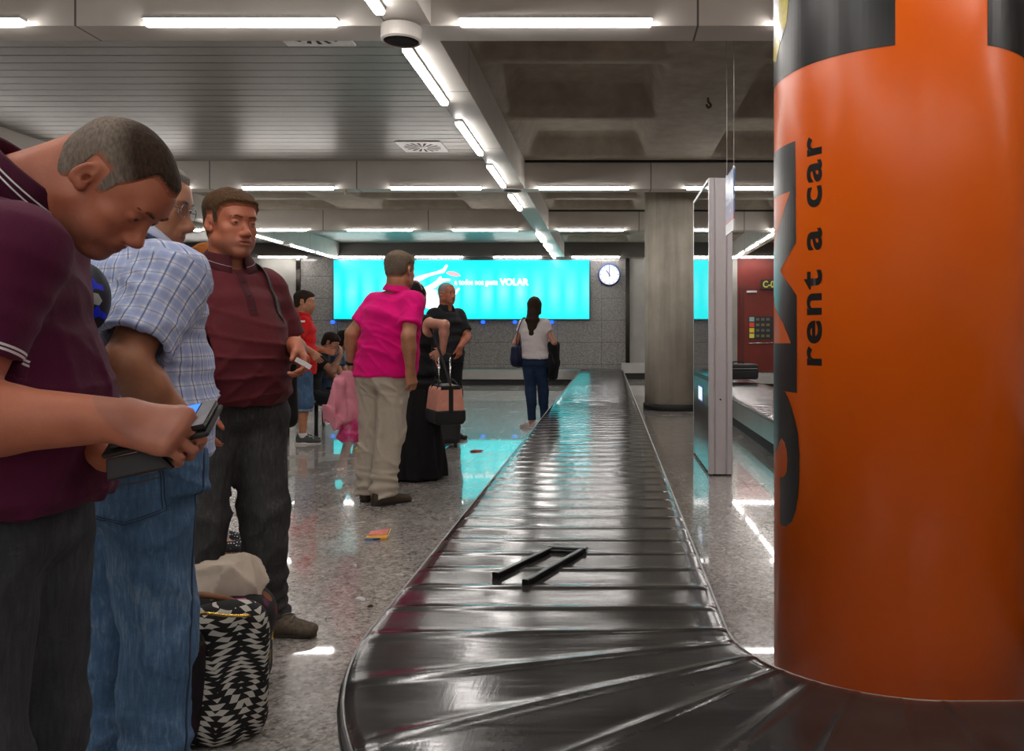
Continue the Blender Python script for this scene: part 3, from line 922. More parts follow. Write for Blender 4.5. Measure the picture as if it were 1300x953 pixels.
# ------------------------------------------------------------------ wrapped pillar
PCX, PCY, PR = 1.002, 2.815, .415
def pillar():
    r = empty('advertising_pillar', (PCX, PCY, 0), 0, 'big round pillar wrapped in glossy orange vinyl with black car rental lettering', 'pillar')
    bm = bmesh.new(); lathe(bm, [(PR, 0), (PR, ZC + .05)], n=128)
    M_O = m_orange()
    obj('orange_wrap', bm, M_O, r, True)
    ctan = math.atan2(PCX, PCY) - math.asin(PR / math.hypot(PCX, PCY))
    def pc(px, py):
        """pixel -> (angle on the pillar, height)"""
        a = math.atan((px - PX0) / FPX); ext = 0.0
        lim = ctan + .0008
        if a < lim: ext = (math.tan(lim) * FPX + PX0 - px) * .02; a = lim
        sx, sy = math.sin(a), math.cos(a)
        b = sx * PCX + sy * PCY
        k = b - math.sqrt(max(0, b * b - (PCX ** 2 + PCY ** 2 - PR ** 2)))
        x, y = k * sx, k * sy
        return math.atan2(y - PCY, x - PCX) % (2 * PI) - ext, EYE + (PY0 - py) / FPX * y
    def wrap(bm, off):
        for q in bm.verts:
            th, z = q.co.x, q.co.y
            q.co = Vector(((PR + off) * math.cos(th), (PR + off) * math.sin(th), z))
    def slice_th(bm, lo, hi, st=.045):
        for i in range(1, int((hi - lo) / st) + 1):
            bmesh.ops.bisect_plane(bm, geom=bm.verts[:] + bm.edges[:] + bm.faces[:], plane_co=(lo + i * st, 0, 0), plane_no=(1, 0, 0))
    def decal(nm, pts, m, off=.0012, uv=None):
        P = uv or [pc(*p) for p in pts]
        bm = bmesh.new(); bm.faces.new([bm.verts.new((p[0], p[1], 0)) for p in P])
        bmesh.ops.triangulate(bm, faces=bm.faces[:], ngon_method='EAR_CLIP')
        slice_th(bm, min(p[0] for p in P), max(p[0] for p in P))
        wrap(bm, off)
        for f in bm.faces:
            f.normal_update()
            c = f.calc_center_median()
            if f.normal.dot(Vector((c.x, c.y, 0))) < 0: f.normal_flip()
        me = bpy.data.meshes.new(nm); bm.to_mesh(me); bm.free()
        return link(nm, me, m, r, False)
    th1, z1 = pc(1136.5, 57.5); th2, _ = pc(1253.5, 56); thl = pc(986, 50)[0]
    zt = ZC - .05
    zt = ZC + .02
    decal('black_band', None, M_BLACK, uv=[(thl - .9, z1), (th1, z1), (th1, zt), (thl - .9, zt)])
    decal('black_band', None, M_BLACK, uv=[(th2, z1), (th2 + 1.3, z1), (th2 + 1.3, zt), (th2, zt)])
    Y = mat('yellow_vinyl', (.66, .52, .01), .3); W = mat('white_vinyl', (.75, .75, .77), .3)
    zz = pc(992, 0)[1]
    a, b, c, d, e = pc(989.5, 26), pc(995.8, 40), pc(999, 27.7), pc(1001.3, 0), pc(989.5, 0)
    decal('yellow_print', None, Y, .002, uv=[a, b, c, d, (d[0], zt), (e[0], zt), e])
    f, g, h = pc(991.6, 54), pc(987.5, 44), pc(984.5, 54)
    decal('white_print', None, W, .002, uv=[a, b, f, g, h, (h[0] - .25, h[1]), (h[0] - .25, zt), (e[0], zt), e])
    decal('yellow_print', [(987.5, 44), (991.2, 54), (986, 79), (980, 74), (980, 60)], Y, .0024)
    L_ = [(978, 179.5 + 16)]
    tz = pc(1009.5, 179)[1]; thr = pc(1009.8, 240)[0]
    # big upright logo letters, feet to the right, wrapping round the far side
    decal('logo_letter', None, M_BLACK, uv=[(thl - .75, tz), (thr, tz), pc(1010.6, 250), pc(1003.6, 243), pc(987, 249.5), (thl - .75, pc(986, 250)[1])])
    decal('logo_letter', [(1010.2, 249), (1011, 308), (1004, 320), (991, 344), (1003, 362), (1011.7, 375), (1011.8, 432), (1004.4, 435.5), (1000, 424), (994, 409), (986, 394), (974, 362), (968, 345), (974, 330), (986, 303), (990, 285), (996, 265), (1003.6, 243)], M_BLACK)
    decal('logo_letter', [(960, 435.5), (986, 435.5), (1004.4, 435.5), (1011.8, 431), (1012, 498.5), (997, 496.5), (985, 494), (960, 492)], M_BLACK)
    decal('logo_letter', [(964, 500), (975, 492), (985, 493), (997, 496.8), (1001, 505), (1005, 516), (1009, 530), (1013.5, 550), (1015.3, 575), (1014.8, 612), (1013.2, 632), (1010.5, 648), (1005.8, 661.5), (998.5, 668), (993, 667), (990.6, 664), (990.6, 606), (995.5, 605.2), (998.8, 599), (1000, 584), (999, 571), (996.5, 561.5), (992.6, 556), (990, 560), (988, 566), (984, 575), (976, 575), (966, 560), (962, 530)], M_BLACK)
    # small words running upwards
    bm = text_mesh('rent a car', 1.0, .026, 'LEFT', 1.14)
    bmesh.ops.triangulate(bm, faces=bm.faces[:])
    X = [q.co.x for q in bm.verts]
    (tb, zb), (tt, zt2) = pc(1042.6, 463.8), pc(1023.6, 171.8)
    za = pc(1036, 464)[1]; ze = pc(1036, 171.8)[1]
    for q in bm.verts:
        u = (q.co.x - min(X)) / (max(X) - min(X)); v = q.co.y / .515
        q.co = Vector((tb + (tt - tb) * v, za + (ze - za) * u, 0))
    wrap(bm, .0015)
    for f in bm.faces:
        f.normal_update(); c = f.calc_center_median()
        if f.normal.dot(Vector((c.x, c.y, 0))) < 0: f.normal_flip()
    me = bpy.data.meshes.new('rental_words'); bm.to_mesh(me); bm.free(); link('rental_words', me, M_BLACK, r)
pillar()

# ------------------------------------------------------------------ things on belts and floor
def broken_handle():
    z = HB - .002
    P = lambda px, py, dz=0: Vector((((px - PX0) / (py - PY0)) * (EYE - z), FPX * (EYE - z) / (py - PY0), z + dz))
    a, b, c, d = P(630, 730), P(701, 696), P(668, 739), P(740, 698)
    r = empty('broken_trolley_handle', ((a + d) / 2).to_tuple()[:2] + (z,), 0, 'black u-shaped suitcase handle frame lying loose on the carousel belt', 'suitcase handle')
    L = Vector(r.location); M = mat('black_metal', (.01, .01, .01), .28, .3)
    for p, q in ((a, b), (c, d)):
        bm = bmesh.new(); tube(bm, [p - L, q - L], 0, 8, flat=(.011, .009)); obj('side_bar', bm, M, r, bevel=.002)
        u = (q - p).normalized()
        bm = bmesh.new(); tube(bm, [p - L - u * .006, p - L + u * .014], 0, 8, flat=(.014, .012)); obj('end_cap', bm, M, r, bevel=.002)
    u = (d - b).normalized()
    bm = bmesh.new(); tube(bm, [b - L - u * .014, d - L + u * .014], 0, 8, flat=(.016, .011)); obj('cross_grip', bm, M, r, bevel=.003)
    bm = bmesh.new(); k = (a - b).normalized() * .03; tube(bm, [b - L + k, d - L + (c - d).normalized() * .03], .005, 8); obj('cross_rod', bm, M, r)
broken_handle()

def litter():
    def fl(px, py): return Vector((((px - PX0) / (py - PY0)) * EYE, FPX * EYE / (py - PY0), 0))
    p = fl(479, 684)
    r = empty('sweet_packet', p, .15, 'bright yellow and pink torn sweet packet lying on the terrazzo floor', 'packet')
    obj('packet_body', B((-.065, -.03, .0), (.055, .03, .016)), mat('packet_yellow', (.85, .42, .02), .4), r, bevel=.004)
    obj('packet_side', B((-.067, -.033, .0015), (.02, -.0302, .014)), mat('packet_blue', (.12, .28, .62), .4), r)
    obj('packet_print', B((-.02, -.0335, .003), (.02, -.0331, .011)), mat('packet_black', (.03, .03, .04), .4), r)
    bm = bmesh.new(); v = [bm.verts.new(q) for q in ((-.06, .03, .017), (.05, .03, .017), (.062, .05, .045), (-.04, .055, .035))]; bm.faces.new(v)
    o = obj('packet_flap', bm, mat('packet_pink', (.80, .22, .18), .4), r); s = o.modifiers.new('s', 'SOLIDIFY'); s.thickness = .003
    bm = bmesh.new(); v = [bm.verts.new(q) for q in ((.055, -.03, .003), (.055, .03, .003), (.075, .035, .05), (.075, -.02, .045))]; bm.faces.new(v)
    o = obj('packet_flap', bm, mat('packet_lemon', (.9, .65, .05), .4), r); s = o.modifiers.new('s', 'SOLIDIFY'); s.thickness = .003
    def scrap(nm, p, sx, sy, h, m, lab, cat, seed):
        g = random.Random(seed); bm = bmesh.new(); bmesh.ops.create_icosphere(bm, subdivisions=2, radius=1)
        for q in bm.verts:
            f = 1 + .3 * g.uniform(-1, 1); q.co = Vector((q.co.x * sx * f, q.co.y * sy * f, max(0, q.co.z * h * f + h * .6)))
        o = obj(nm, bm, m, None, False); o.location = p; o.rotation_euler.z = g.uniform(-.5, .5); tag(o, lab, cat)
    scrap('paper_scrap', fl(457, 762), .027, .012, .009, M_WHITE, 'crumpled white paper scrap on the floor beside the carousel', 'paper', 1)
    scrap('paper_scrap', fl(451, 719), .009, .007, .008, M_WHITE, 'tiny white paper ball on the floor near the yellow packet', 'paper', 2)
    scrap('wrapper', fl(605, 573), .06, .04, .012, mat('red_paper', (.42, .05, .04), .5), 'small dark red wrapper lying in the cyan floor reflection', 'wrapper', 3)
    scrap('wrapper', fl(456, 570), .05, .03, .012, mat('yellow_paper', (.7, .55, .05), .5), 'small yellow wrapper on the floor behind the man in pink', 'wrapper', 5)
    scrap('dark_crumb', fl(470, 770), .012, .008, .006, mat('brown_crumb', (.06, .035, .02), .7), 'small brown crumb beside the white paper scrap', 'crumb', 6)
litter()

def soft_case(nm, c, size, rz, m, lab, cat, handle=None, wheels=True):
    r = empty(nm, c, rz, lab, cat); w, d, h = size
    g = Grid((-w / 2 - .05, -d / 2 - .05, -.02), (w / 2 + .05, d / 2 + .05, h + .08), .011)
    g.add(RBox((0, 0, h / 2 + .02), (w / 2, d / 2, h / 2 - .02), .045)); g.fun(lambda x, y, z: .004 * wob(3, (20, 20, 20))(x, y, z))
    g.mesh('case_shell', m, r)
    bm = bmesh.new(); box(bm, (-w / 2 + .05, -d / 2 - .02, h * .15), (w / 2 - .05, -d / 2 + .01, h * .6)); obj('front_pocket', bm, m, r, bevel=.015)
    bm = bmesh.new(); tube(bm, smooth_path([(-.09, 0, h), (-.08, 0, h + .035), (.08, 0, h + .035), (.09, 0, h)], 6), .011); obj('grab_handle', bm, M_DARK, r, True)
    bm = bmesh.new()
    zp = [(-w / 2 + .03, -d / 2 - .003, h * .75), (w / 2 - .03, -d / 2 - .003, h * .75)]; tube(bm, zp, .005); obj('zip', bm, M_STEEL, r)
    if wheels:
        for sx in (-1, 1):
            for sy in (-1, 1):
                bm = bmesh.new(); lathe(bm, [(.012, -.012), (.024, -.012), (.024, .012), (.012, .012)], (sx * (w / 2 - .05), sy * (d / 2 - .04), .024), 16, 'x'); obj('wheel', bm, M_DARK, r, True)
    if handle:
        for sx in (-1, 1):
            bm = bmesh.new(); tube(bm, [(sx * .06, d / 2 - .05, h - .02), (sx * .06, d / 2 - .05, h + handle)], .008); obj('handle_tube', bm, M_CHROME, r, True)
        bm = bmesh.new(); tube(bm, smooth_path([(-.075, d / 2 - .05, h + handle), (0, d / 2 - .05, h + handle + .018), (.075, d / 2 - .05, h + handle)], 5), .014); obj('trolley_grip', bm, M_DARK, r, True)
    return r
M_NYL = mat('black_nylon', (.012, .012, .013), .6, bump=.2)
soft_case('suitcase', (2.24, 13.9, HB + .01), (.62, .42, .30), .05, M_NYL, 'black soft suitcase lying on the right hand carousel near the red door', 'suitcase', wheels=False)
soft_case('suitcase', (-1.76, 8.62, 0), (.32, .24, .54), .25, M_NYL, 'small black trolley suitcase with raised handle behind the pink bag', 'suitcase', handle=.44)
# ================================================================== people
def rotv(v, axis, a):
    v = V3(v); k = unit(axis)
    return v * math.cos(a) + np.cross(k, v) * math.sin(a) + k * (k @ v) * (1 - math.cos(a))

def m_skin(name, rgb, blotch=.2):
    t = NT(name); c = t.coord('Object')
    f = t.noise(c, 22, 4); g = t.noise(c, 160, 2)
    lo = (rgb[0] * (1 - blotch * .6), rgb[1] * (1 - blotch), rgb[2] * (1 - blotch)); hi = (min(1, rgb[0] * 1.08), min(1, rgb[1] * 1.1), min(1, rgb[2] * 1.1))
    col = t.ramp(f, [(.3, lo), (.7, hi)])
    lip = t.attr('lip')
    col = t.mix(t.math('MULTIPLY', lip, .65), col, (rgb[0] * .72, rgb[1] * .42, rgb[2] * .45))
    st = t.attr('stubble')
    col = t.mix(t.math('MULTIPLY', st, .28), col, (.10, .08, .07))
    t.base(col); t.p(.48, 0, .45)
    t.b.inputs['Subsurface Weight'].default_value = .06; t.b.inputs['Subsurface Radius'].default_value = (.012, .005, .003); t.b.inputs['Subsurface Scale'].default_value = 1.0
    t.bump(t.math('ADD', g, t.math('MULTIPLY', f, .6)), .10, .003)
    return t.m

def m_hair(name, rgb, rgb2=None, fade=None):
    """strand-like streaks; rgb2 is used where the hair attribute 'low' is 1 (cropped grey sides)"""
    t = NT(name); c = t.coord('Object')
    n = t.noise(t.coord('Object', (1, 1, .35)), 210, 3, .6)
    a = t.ramp(n, [(.3, tuple(v * .55 for v in rgb)), (.7, tuple(min(1, v * 1.35) for v in rgb))])
    if rgb2:
        b = t.ramp(n, [(.3, tuple(v * .7 for v in rgb2)), (.7, tuple(min(1, v * 1.3) for v in rgb2))])
        a = t.mix(t.attr('low'), a, b)
    if fade:
        e = t.attr('edge'); g = t.noise(t.coord('Object'), 420, 2)
        k = t.math('ADD', t.math('MULTIPLY', e, 1.5), t.math('MULTIPLY', t.math('SUBTRACT', g, .5), 1.1))
        a = t.mix(t.ramp(k, [(.08, 0.0), (.95, 1.0)]), tuple(v * .9 for v in fade), a)
    t.base(a); t.p(.75, 0, .12); t.bump(n, .5, .006)
    return t.m

def m_cloth(name, rgb, rough=.85, fine=420, wrinkle=.25, namt=.10, sheen=.03):
    t = NT(name); c = t.coord('Object')
    n = t.noise(c, 9, 4, .6); w = t.noise(c, fine, 1)
    t.base(t.ramp(n, [(.3, tuple(v * (1 - namt) for v in rgb)), (.7, tuple(min(1, v * (1 + namt)) for v in rgb))]))
    t.p(rough, 0, .25, sheen=sheen)
    t.bump(t.math('ADD', t.math('MULTIPLY', n, 2.0), t.math('MULTIPLY', w, .25)), wrinkle, .01)
    return t.m

def m_denim(name, rgb, worn=(.30, .34, .38), amt=.5):
    t = NT(name); c = t.coord('Object')
    big = t.noise(c, 4.5, 4, .6); fib = t.noise(t.coord('Object', (120, 120, 18)), 1.0, 3, .7); fib2 = t.noise(t.coord('Object', (22, 22, 160)), 1.0, 2, .6)
    f = t.math('ADD', t.math('MULTIPLY', big, .55), t.math('MULTIPLY', fib, .45))
    col = t.ramp(f, [(.36, tuple(v * .62 for v in rgb)), (.52, rgb), (.72, tuple(a + (b - a) * amt for a, b in zip(rgb, worn)))])
    t.base(col); t.p(.85, 0, .2)
    t.bump(t.math('ADD', t.math('MULTIPLY', t.noise(t.coord('Object', (9, 9, 14)), 1.0, 4, .6), 1.2), t.math('MULTIPLY', fib2, .15)), .4, .012)
    return t.m

def hand_prims(w, d, n, t, curl=(.5, .5, .5, .5), thumb=(.7, .2, .3), s=1.0, spread=.05):
    """w wrist, d towards fingers, n palm normal, t thumb side; returns [(prim, blend)]"""
    d = unit(d); n = V3(n); n = unit(n - d * (n @ d)); tt = np.cross(d, n)
    t = unit(tt if tt @ V3(t) > 0 else -tt)
    w = V3(w); P = []
    kn = w + d * .088 * s
    P.append((ECone(w, kn, (.030 * s, .021 * s), (.042 * s, .0145 * s), u=t, rc=.012 * s), .02 * s))
    P.append((Cone(w + d * .02 * s + t * .018 * s + n * .008 * s, w + d * .055 * s + t * .024 * s + n * .010 * s, .017 * s, .014 * s), .014 * s))
    P.append((Cone(w + d * .02 * s - t * .022 * s + n * .006 * s, w + d * .07 * s - t * .030 * s + n * .005 * s, .015 * s, .012 * s), .014 * s))
    offs = (.031, .0105, -.0105, -.031); Ls = (.074, .083, .077, .060); Rr = (.0092, .0095, .009, .0080)
    for i in range(4):
        p = kn + t * offs[i] * s - d * (.004 if i in (0, 3) else 0) * s
        P.append((Ell(p - n * .003 * s, (.0108 * s,) * 3), .012 * s))
        sd = unit(d + t * spread * (1.5 - i))
        ang = 0
        for j, (fr, cm) in enumerate(((.46, .85), (.31, 1.15), (.23, .8))):
            ang += curl[i] * cm
            v = unit(sd * math.cos(ang) + n * math.sin(ang)); q = p + v * Ls[i] * fr * s
            r0 = Rr[i] * (1 - .08 * j) * s; P.append((Cone(p, q, r0, r0 * .92), .004 * s))
            p = q
    out, fold, bend = thumb
    b = w + d * .028 * s + t * .024 * s + n * .010 * s
    v1 = unit(d * .75 + t * out + n * fold); q = b + v1 * .044 * s
    P.append((Cone(b, q, .0135 * s, .0112 * s), .012 * s))
    v2 = unit(d * .95 + t * out * .45 + n * (fold + bend)); q2 = q + v2 * .031 * s
    P.append((Cone(q, q2, .0108 * s, .0088 * s), .005 * s))
    return P

def Rhead(yaw, pitch, roll=0):
    """columns right, forward, up in the body frame; yaw + turns to the left, pitch + looks down, roll + tips to the right"""
    y, p, r = (math.radians(k) for k in (yaw, pitch, roll))
    M = Matrix.Rotation(y, 3, 'Z') @ Matrix.Rotation(-p, 3, 'X') @ Matrix.Rotation(r, 3, 'Y')
    return np.array(M)

class Body:
    pass

def ik(S, W, a, b, pole):
    v = W - S; L = np.linalg.norm(v); L2 = min(L, (a + b) * .999); v = v / L; W = S + v * L2
    x = (a * a - b * b + L2 * L2) / (2 * L2); h = math.sqrt(max(0, a * a - x * x))
    pl = V3(pole); pl = unit(pl - v * (pl @ v))
    return S + v * x + pl * h, W

def person(label, base, face, H=1.75, group=None, name='person', hipz=None, lean=(0, 0), hump=0.0, sway=(0, 0), wid=1.0, dep=1.0, belly=None, bust=0,
           neck=(0, .02, .0), head=(0, 0, 0), arms=None, legs=None, nape=0.0, skin=None, hair=None, hairm=None, hs=1.0, top=None, bottom=None, shoes=None, res=.011, hres=None, handres=None,
           female=False, collar=None, eyes=True, lid=.0042, shy=0.0, shz=0.0, limb=1.0, shw=None, armk=.95):
    """one person: a continuous body with clothes, hair and eyes as parts. face = heading in degrees in the world (90 = away from the camera)."""
    b = Body(); s = H / 1.75
    b.root = empty(name, (base[0], base[1], 0), math.radians(face - 90), label, 'person', group)
    b.s = s
    M = Matrix.Translation(b.root.location) @ Matrix.Rotation(math.radians(face - 90), 4, 'Z'); Mi = M.inverted()
    b.M = M; b.L = lambda p: V3(Mi @ Vector(p)); b.W = lambda p: M @ Vector(p)
    hz = (.90 * s) if hipz is None else hipz
    dz = hz - .90 * s
    sh_half = (.148 if female else .166) * s * (.5 + .5 * wid)
    if shw: sh_half = shw
    nkz = 1.47 * s + dz
    def spine(z):
        t = max(0.0, (z - hz) / (nkz - hz)); return V3(sway[0] + lean[0] * t, sway[1] + lean[1] * t + hump * -math.sin(PI * min(1, t)), 0)
    def st(z, hw, hd):
        zz = z * s + dz; o = spine(zz); return V3(o[0], o[1], zz), (hw * s * wid, hd * s * dep)
    if female: tab = [(.86, .165, .115), (.95, .165, .115), (1.07, .125, .092), (1.20, .135, .10), (1.30, .145, .105), (1.375, .120, .08)]
    else: tab = [(.86, .158, .115), (.96, .160, .115), (1.08, .155, .110), (1.20, .165, .115), (1.31, .172, .118), (1.385, .140, .092)]
    b.stations = [st(*q) for q in tab]
    nb = spine(nkz) + V3(0, -.005, nkz); b.neck = nb
    hc = nb + V3(neck) + V3(0, .0, .155 * s); b.head = hc
    R = Rhead(*head); b.R = R; k = s * hs; b.k = k
    hp = lambda x, y, z: hc + R @ V3(x, y, z) * k
    b.hp = hp
    sz = 1.380 * s + dz + shz
    so = spine(sz)
    S = {q: so + V3(q * sh_half, shy, sz) for q in (-1, 1)}
    b.S = S
    ua, fa = .285 * s * armk, .255 * s * armk
    arms = arms or {}
    b.arm = {}
    for q in (-1, 1):
        A = arms.get(q, {})
        Wt = V3(A.get('wrist', (q * (sh_half + .07), .05, sz - .52 * s)))
        if 'S' in A: S[q] = V3(A['S'])
        E, Wt = ik(S[q], Wt, ua, fa, A.get('pole', (q * .5, -1, -.2)))
        b.arm[q] = (S[q], E, Wt, A)
    th, sh = .42 * s, .41 * s
    b.leg = {}
    legs = legs or {}
    for q in (-1, 1):
        A = legs.get(q, {})
        hj = V3(sway[0] + q * .088 * s * wid, sway[1], hz)
        an = V3(A.get('ankle', (q * .10, 0, .085 * s)))
        Ld = np.linalg.norm(an - hj); fk = Ld * 1.0015 / (th + sh) if Ld > .92 * (th + sh) else 1.0
        kn, an = ik(hj, an, th * fk, sh * fk, A.get('pole', (q * .08, 1, 0)))
        toe = math.radians(A.get('toe', 8)) * q
        b.leg[q] = (hj, kn, an, V3(math.sin(toe), math.cos(toe), 0))
    # ---- prims of the naked body
    hpr = []
    def E(c, r, kk): hpr.append((Ell(hp(*c), V3(r) * k, R), kk * k))
    def C(a, c, ra, rb, kk): hpr.append((Cone(hp(*a), hp(*c), ra * k, rb * k), kk * k))
    jw = .9 if female else 1.0
    E((0, -.018, .034), (.077, .098, .084), 0); E((0, .028, -.025), (.062 * jw, .063, .080), .03)
    E((0, .045, .045), (.055, .045, .04), .03)
    for q in (-1, 1):
        C((q * .052 * jw, -.005, -.055), (q * .016, .066, -.098), .020, .018, .03)
        E((q * .042, .056, -.022), (.022, .022, .018), .02)
        E((q * .034, .052, -.062), (.022, .026, .026), .025)
    E((0, .076, -.098), (.019, .017, .016), .02)
    C((-.034, .079, .026), (.034, .079, .026), .011, .011, .02)
    C((0, .084, .014), (0, .106, -.030), .0075, .0105, .010); E((0, .109, -.034), (.0105, .011, .0095), .008)
    for q in (-1, 1): E((q * .0125, .099, -.039), (.009, .011, .008), .006)
    E((0, .083, -.066), (.027, .016, .017), .016)
    sub = []
    for q in (-1, 1): sub.append((Ell(hp(q * .033, .099, .006), V3(.017, .015, .011) * k, R), .014 * k))
    post = []
    for q in (-1, 1): post.append((Ell(hp(q * .032, .0770, .005), V3(.0155, .0142, .0125) * k, R), .004 * k))
    post.append((Ell(hp(0, .0925, -.0615), V3(.022, .0085, .0048) * k, R), .005 * k)); post.append((Ell(hp(0, .0905, -.0745), V3(.019, .0085, .0058) * k, R), .005 * k))
    post_sub = [(Cone(hp(-.022, .0985, -.0675), hp(.022, .0985, -.0675), .0028 * k), .003 * k)]
    for q in (-1, 1): post_sub.append((Ell(hp(q * .032, .0945, .0035), V3(.0120, .010, lid) * k, R), .0015 * k))
    ears = []
    for q in (-1, 1):
        Re = R @ np.array(Matrix.Rotation(q * .38, 3, 'Z') @ Matrix.Rotation(-.22, 3, 'X'))
        ears.append((Ell(hp(q * .080, -.014, .0), V3(.0085, .0172, .0305) * k, Re), .006 * k))
        ears.append((Ell(hp(q * .077, -.004, -.022), V3(.007, .010, .011) * k, Re), .006 * k))
        post_sub.append((Ell(hp(q * .0885, -.013, .004), V3(.0065, .0105, .021) * k, Re), .003 * k))
        post_sub.append((Ell(hp(q * .081, -.006, -.004), V3(.012, .0055, .008) * k, Re), .003 * k))
    nr = (.046 if female else .060) * s
    nkp = [(ECone(nb - V3(0, 0, .03), hp(0, -.028, -.055), (nr * 1.12, nr * 1.05), (nr, nr), rc=.03), .03), (Cone(nb + V3(0, -.02, .0), hp(0, -.06, -.02), nr * .85, nr * .72), .04)]
    if nape: nkp.append((Cone(nb + V3(0, -.050, -.035), hp(0, -.080, -.01), nape, nape * .85), .05))
    if not female: nkp.append((Cone(nb + V3(0, .035, .0), hp(0, .03, -.085), nr * .62, nr * .55), .03))
    tor = []
    for (p0, r0), (p1, r1) in zip(b.stations, b.stations[1:]): tor.append((p0, p1, r0, r1))
    def torso(off, upto=99, bare=False):
        L = [(ECone(p0, p1, (r0[0] + off, r0[1] + off), (r1[0] + off, r1[1] + off), rc=.05 * s), .05) for p0, p1, r0, r1 in tor[:upto]]
        if belly and not bare: L.append((Ell(spine(belly[0][2]) * V3(1, 1, 0) + V3(belly[0]), V3(belly[1]) + off), .09))
        if female and bust:
            for q in (-1, 1): L.append((Ell(spine(1.24 * s + dz) + V3(q * .07 * s, .085 * s, 1.24 * s + dz), V3(.068, .068, .068) * s * bust + off), .05))
        # trapezius and shoulders
        for q in (-1, 1):
            L.append((Cone(nb + V3(q * .035, -.012, -.050), S[q] + V3(-q * .01, 0, .004), .046 * s + off, .050 * s + off), .05))
            L.append((Cone(spine(1.28 * s + dz) + V3(q * .085 * s, 0, 1.28 * s + dz), S[q] - V3(q * .01, 0, 0), .085 * s + off, .052 * s + off), .05))
        return L
    b.torso = torso
    am = limb * (.82 if female else 1.0); b.am = am
    def armp(q):
        Sx, Ex, Wx, A = b.arm[q]
        m = Ex + (Wx - Ex) * .3
        return [(Cone(Sx, Ex, .058 * s * am, .045 * s * am), .03), (Cone(Ex, m, .045 * s * am, .047 * s * am), .02), (Cone(m, Wx, .047 * s * am, .030 * s * am), .02)]
    def legp(q):
        hj, kn, an, f = b.leg[q]
        cf = kn + (an - kn) * .28 - f * .015
        return [(Cone(hj, kn, .078 * s * am, .051 * s * am ** .5), .03), (Cone(kn, cf, .051 * s * am ** .5, .058 * s * am ** .7), .02), (Cone(cf, an, .058 * s * am ** .7, .036 * s), .03), (Cone(an + V3(0, 0, -.02), an + f * .11 - V3(0, 0, .05), .034 * s, .022 * s), .03), (Cone(an + V3(0, 0, -.02), an - f * .03 - V3(0, 0, .045), .034 * s, .026 * s), .02)]
    # ---- grid for the body
    pts = [hc, nb, b.stations[0][0]] + [x for q in (-1, 1) for x in (*b.arm[q][:3], *b.leg[q][:3])]
    lo = np.min(pts, 0) - .26; hi = np.max(pts, 0) + .26; lo[2] = -.02; hi[2] = max(hi[2] - .05, hc[2] + .17)
    fine = []
    if hres: fine.append((hc - .155 * k, hc + .155 * k, hres))
    for q in (-1, 1):
        A = b.arm[q][3]
        if handres and A.get('fine', False):
            wv = b.arm[q][2]; dd = unit(A['d']); c0 = wv + dd * .09; fine.append((c0 - .11, c0 + .11, handres))
    g = Grid(lo, hi, res, fine)
    for p, kk in torso(-.008, bare=True): g.add(p, kk)
    for q in (-1, 1):
        for p, kk in legp(q): g.add(p, kk)
        for p, kk in armp(q): g.add(p, kk)
    for p, kk in nkp: g.add(p, kk)
    hg = hpr
    for p, kk in hg: g.add(p, max(kk, .012))
    if hres or res < .012:
        for p, kk in sub: g.sub(p, kk)
        for p, kk in post: g.add(p, kk)
    for p, kk in ears: g.add(p, kk)
    if hres:
        for p, kk in post_sub: g.sub(p, kk)
    for q in (-1, 1):
        Sx, Ex, Wx, A = b.arm[q]
        d = unit(A.get('d', (Wx - Ex))); n = A.get('n', (-q, .15, 0)); t = A.get('t', (0, 1, 0))
        for p, kk in hand_prims(Wx, d, n, t, A.get('curl', (.35, .4, .45, .5)), A.get('thumb', (.55, .25, .2)), A.get('hs', 1.0) * s * (.9 if female else 1.0), A.get('spread', .05)): g.add(p, kk)
    def hl(x, y, z):
        P = np.stack([x - hc[0], y - hc[1], z - hc[2]], 1) @ R / k
        return P[:, 0], P[:, 1], P[:, 2]
    def lipf(x, y, z):
        a, c, e = hl(x, y, z)
        return np.clip(1.5 - np.sqrt((a / .024) ** 2 + ((e + .068) / .0115) ** 2), 0, 1) * (c > .07)
    def stub(x, y, z):
        a, c, e = hl(x, y, z)
        return np.clip((-.045 - e) / .03, 0, 1) * np.clip((c - .0) / .03, 0, 1) * (e > -.16) * (0 if female else 1)
    b.body = g.mesh('body', skin, b.root, 1, {'lip': lipf, 'stubble': stub})
    # ---- hair
    if hair:
        hair(b, hp, R, k, hc, hl, hairm, hres or res, s)
    # ---- eyes
    if eyes and hres:
        for q in (-1, 1):
            bm = bmesh.new(); bmesh.ops.create_uvsphere(bm, u_segments=20, v_segments=16, radius=.0126 * k)
            for v in bm.verts: v.co = Vector((v.co.x, v.co.z, -v.co.y))
            c = hp(q * .032, .0768, .0045)
            for f in bm.faces:
                f.material_index = 1 if f.calc_center_median().normalized().y > .86 else 0
            Rm = Matrix(R.tolist())
            for v in bm.verts: v.co = Rm @ v.co + Vector(c)
            me = bpy.data.meshes.new('eye'); bm.to_mesh(me); bm.free()
            link('eye', me, [mat('eye_white', (.62, .56, .52), .2), mat('iris_dark', (.03, .035, .045), .1)], b.root, True)
    b.hl = hl
    # ---- clothes
    if top: top(b, s, dz)
    if bottom: bottom(b, s, dz)
    if shoes: shoes(b, s)
    if collar: collar(b, s)
    b.spine = spine; b.dz = dz; b.hz = hz
    return b

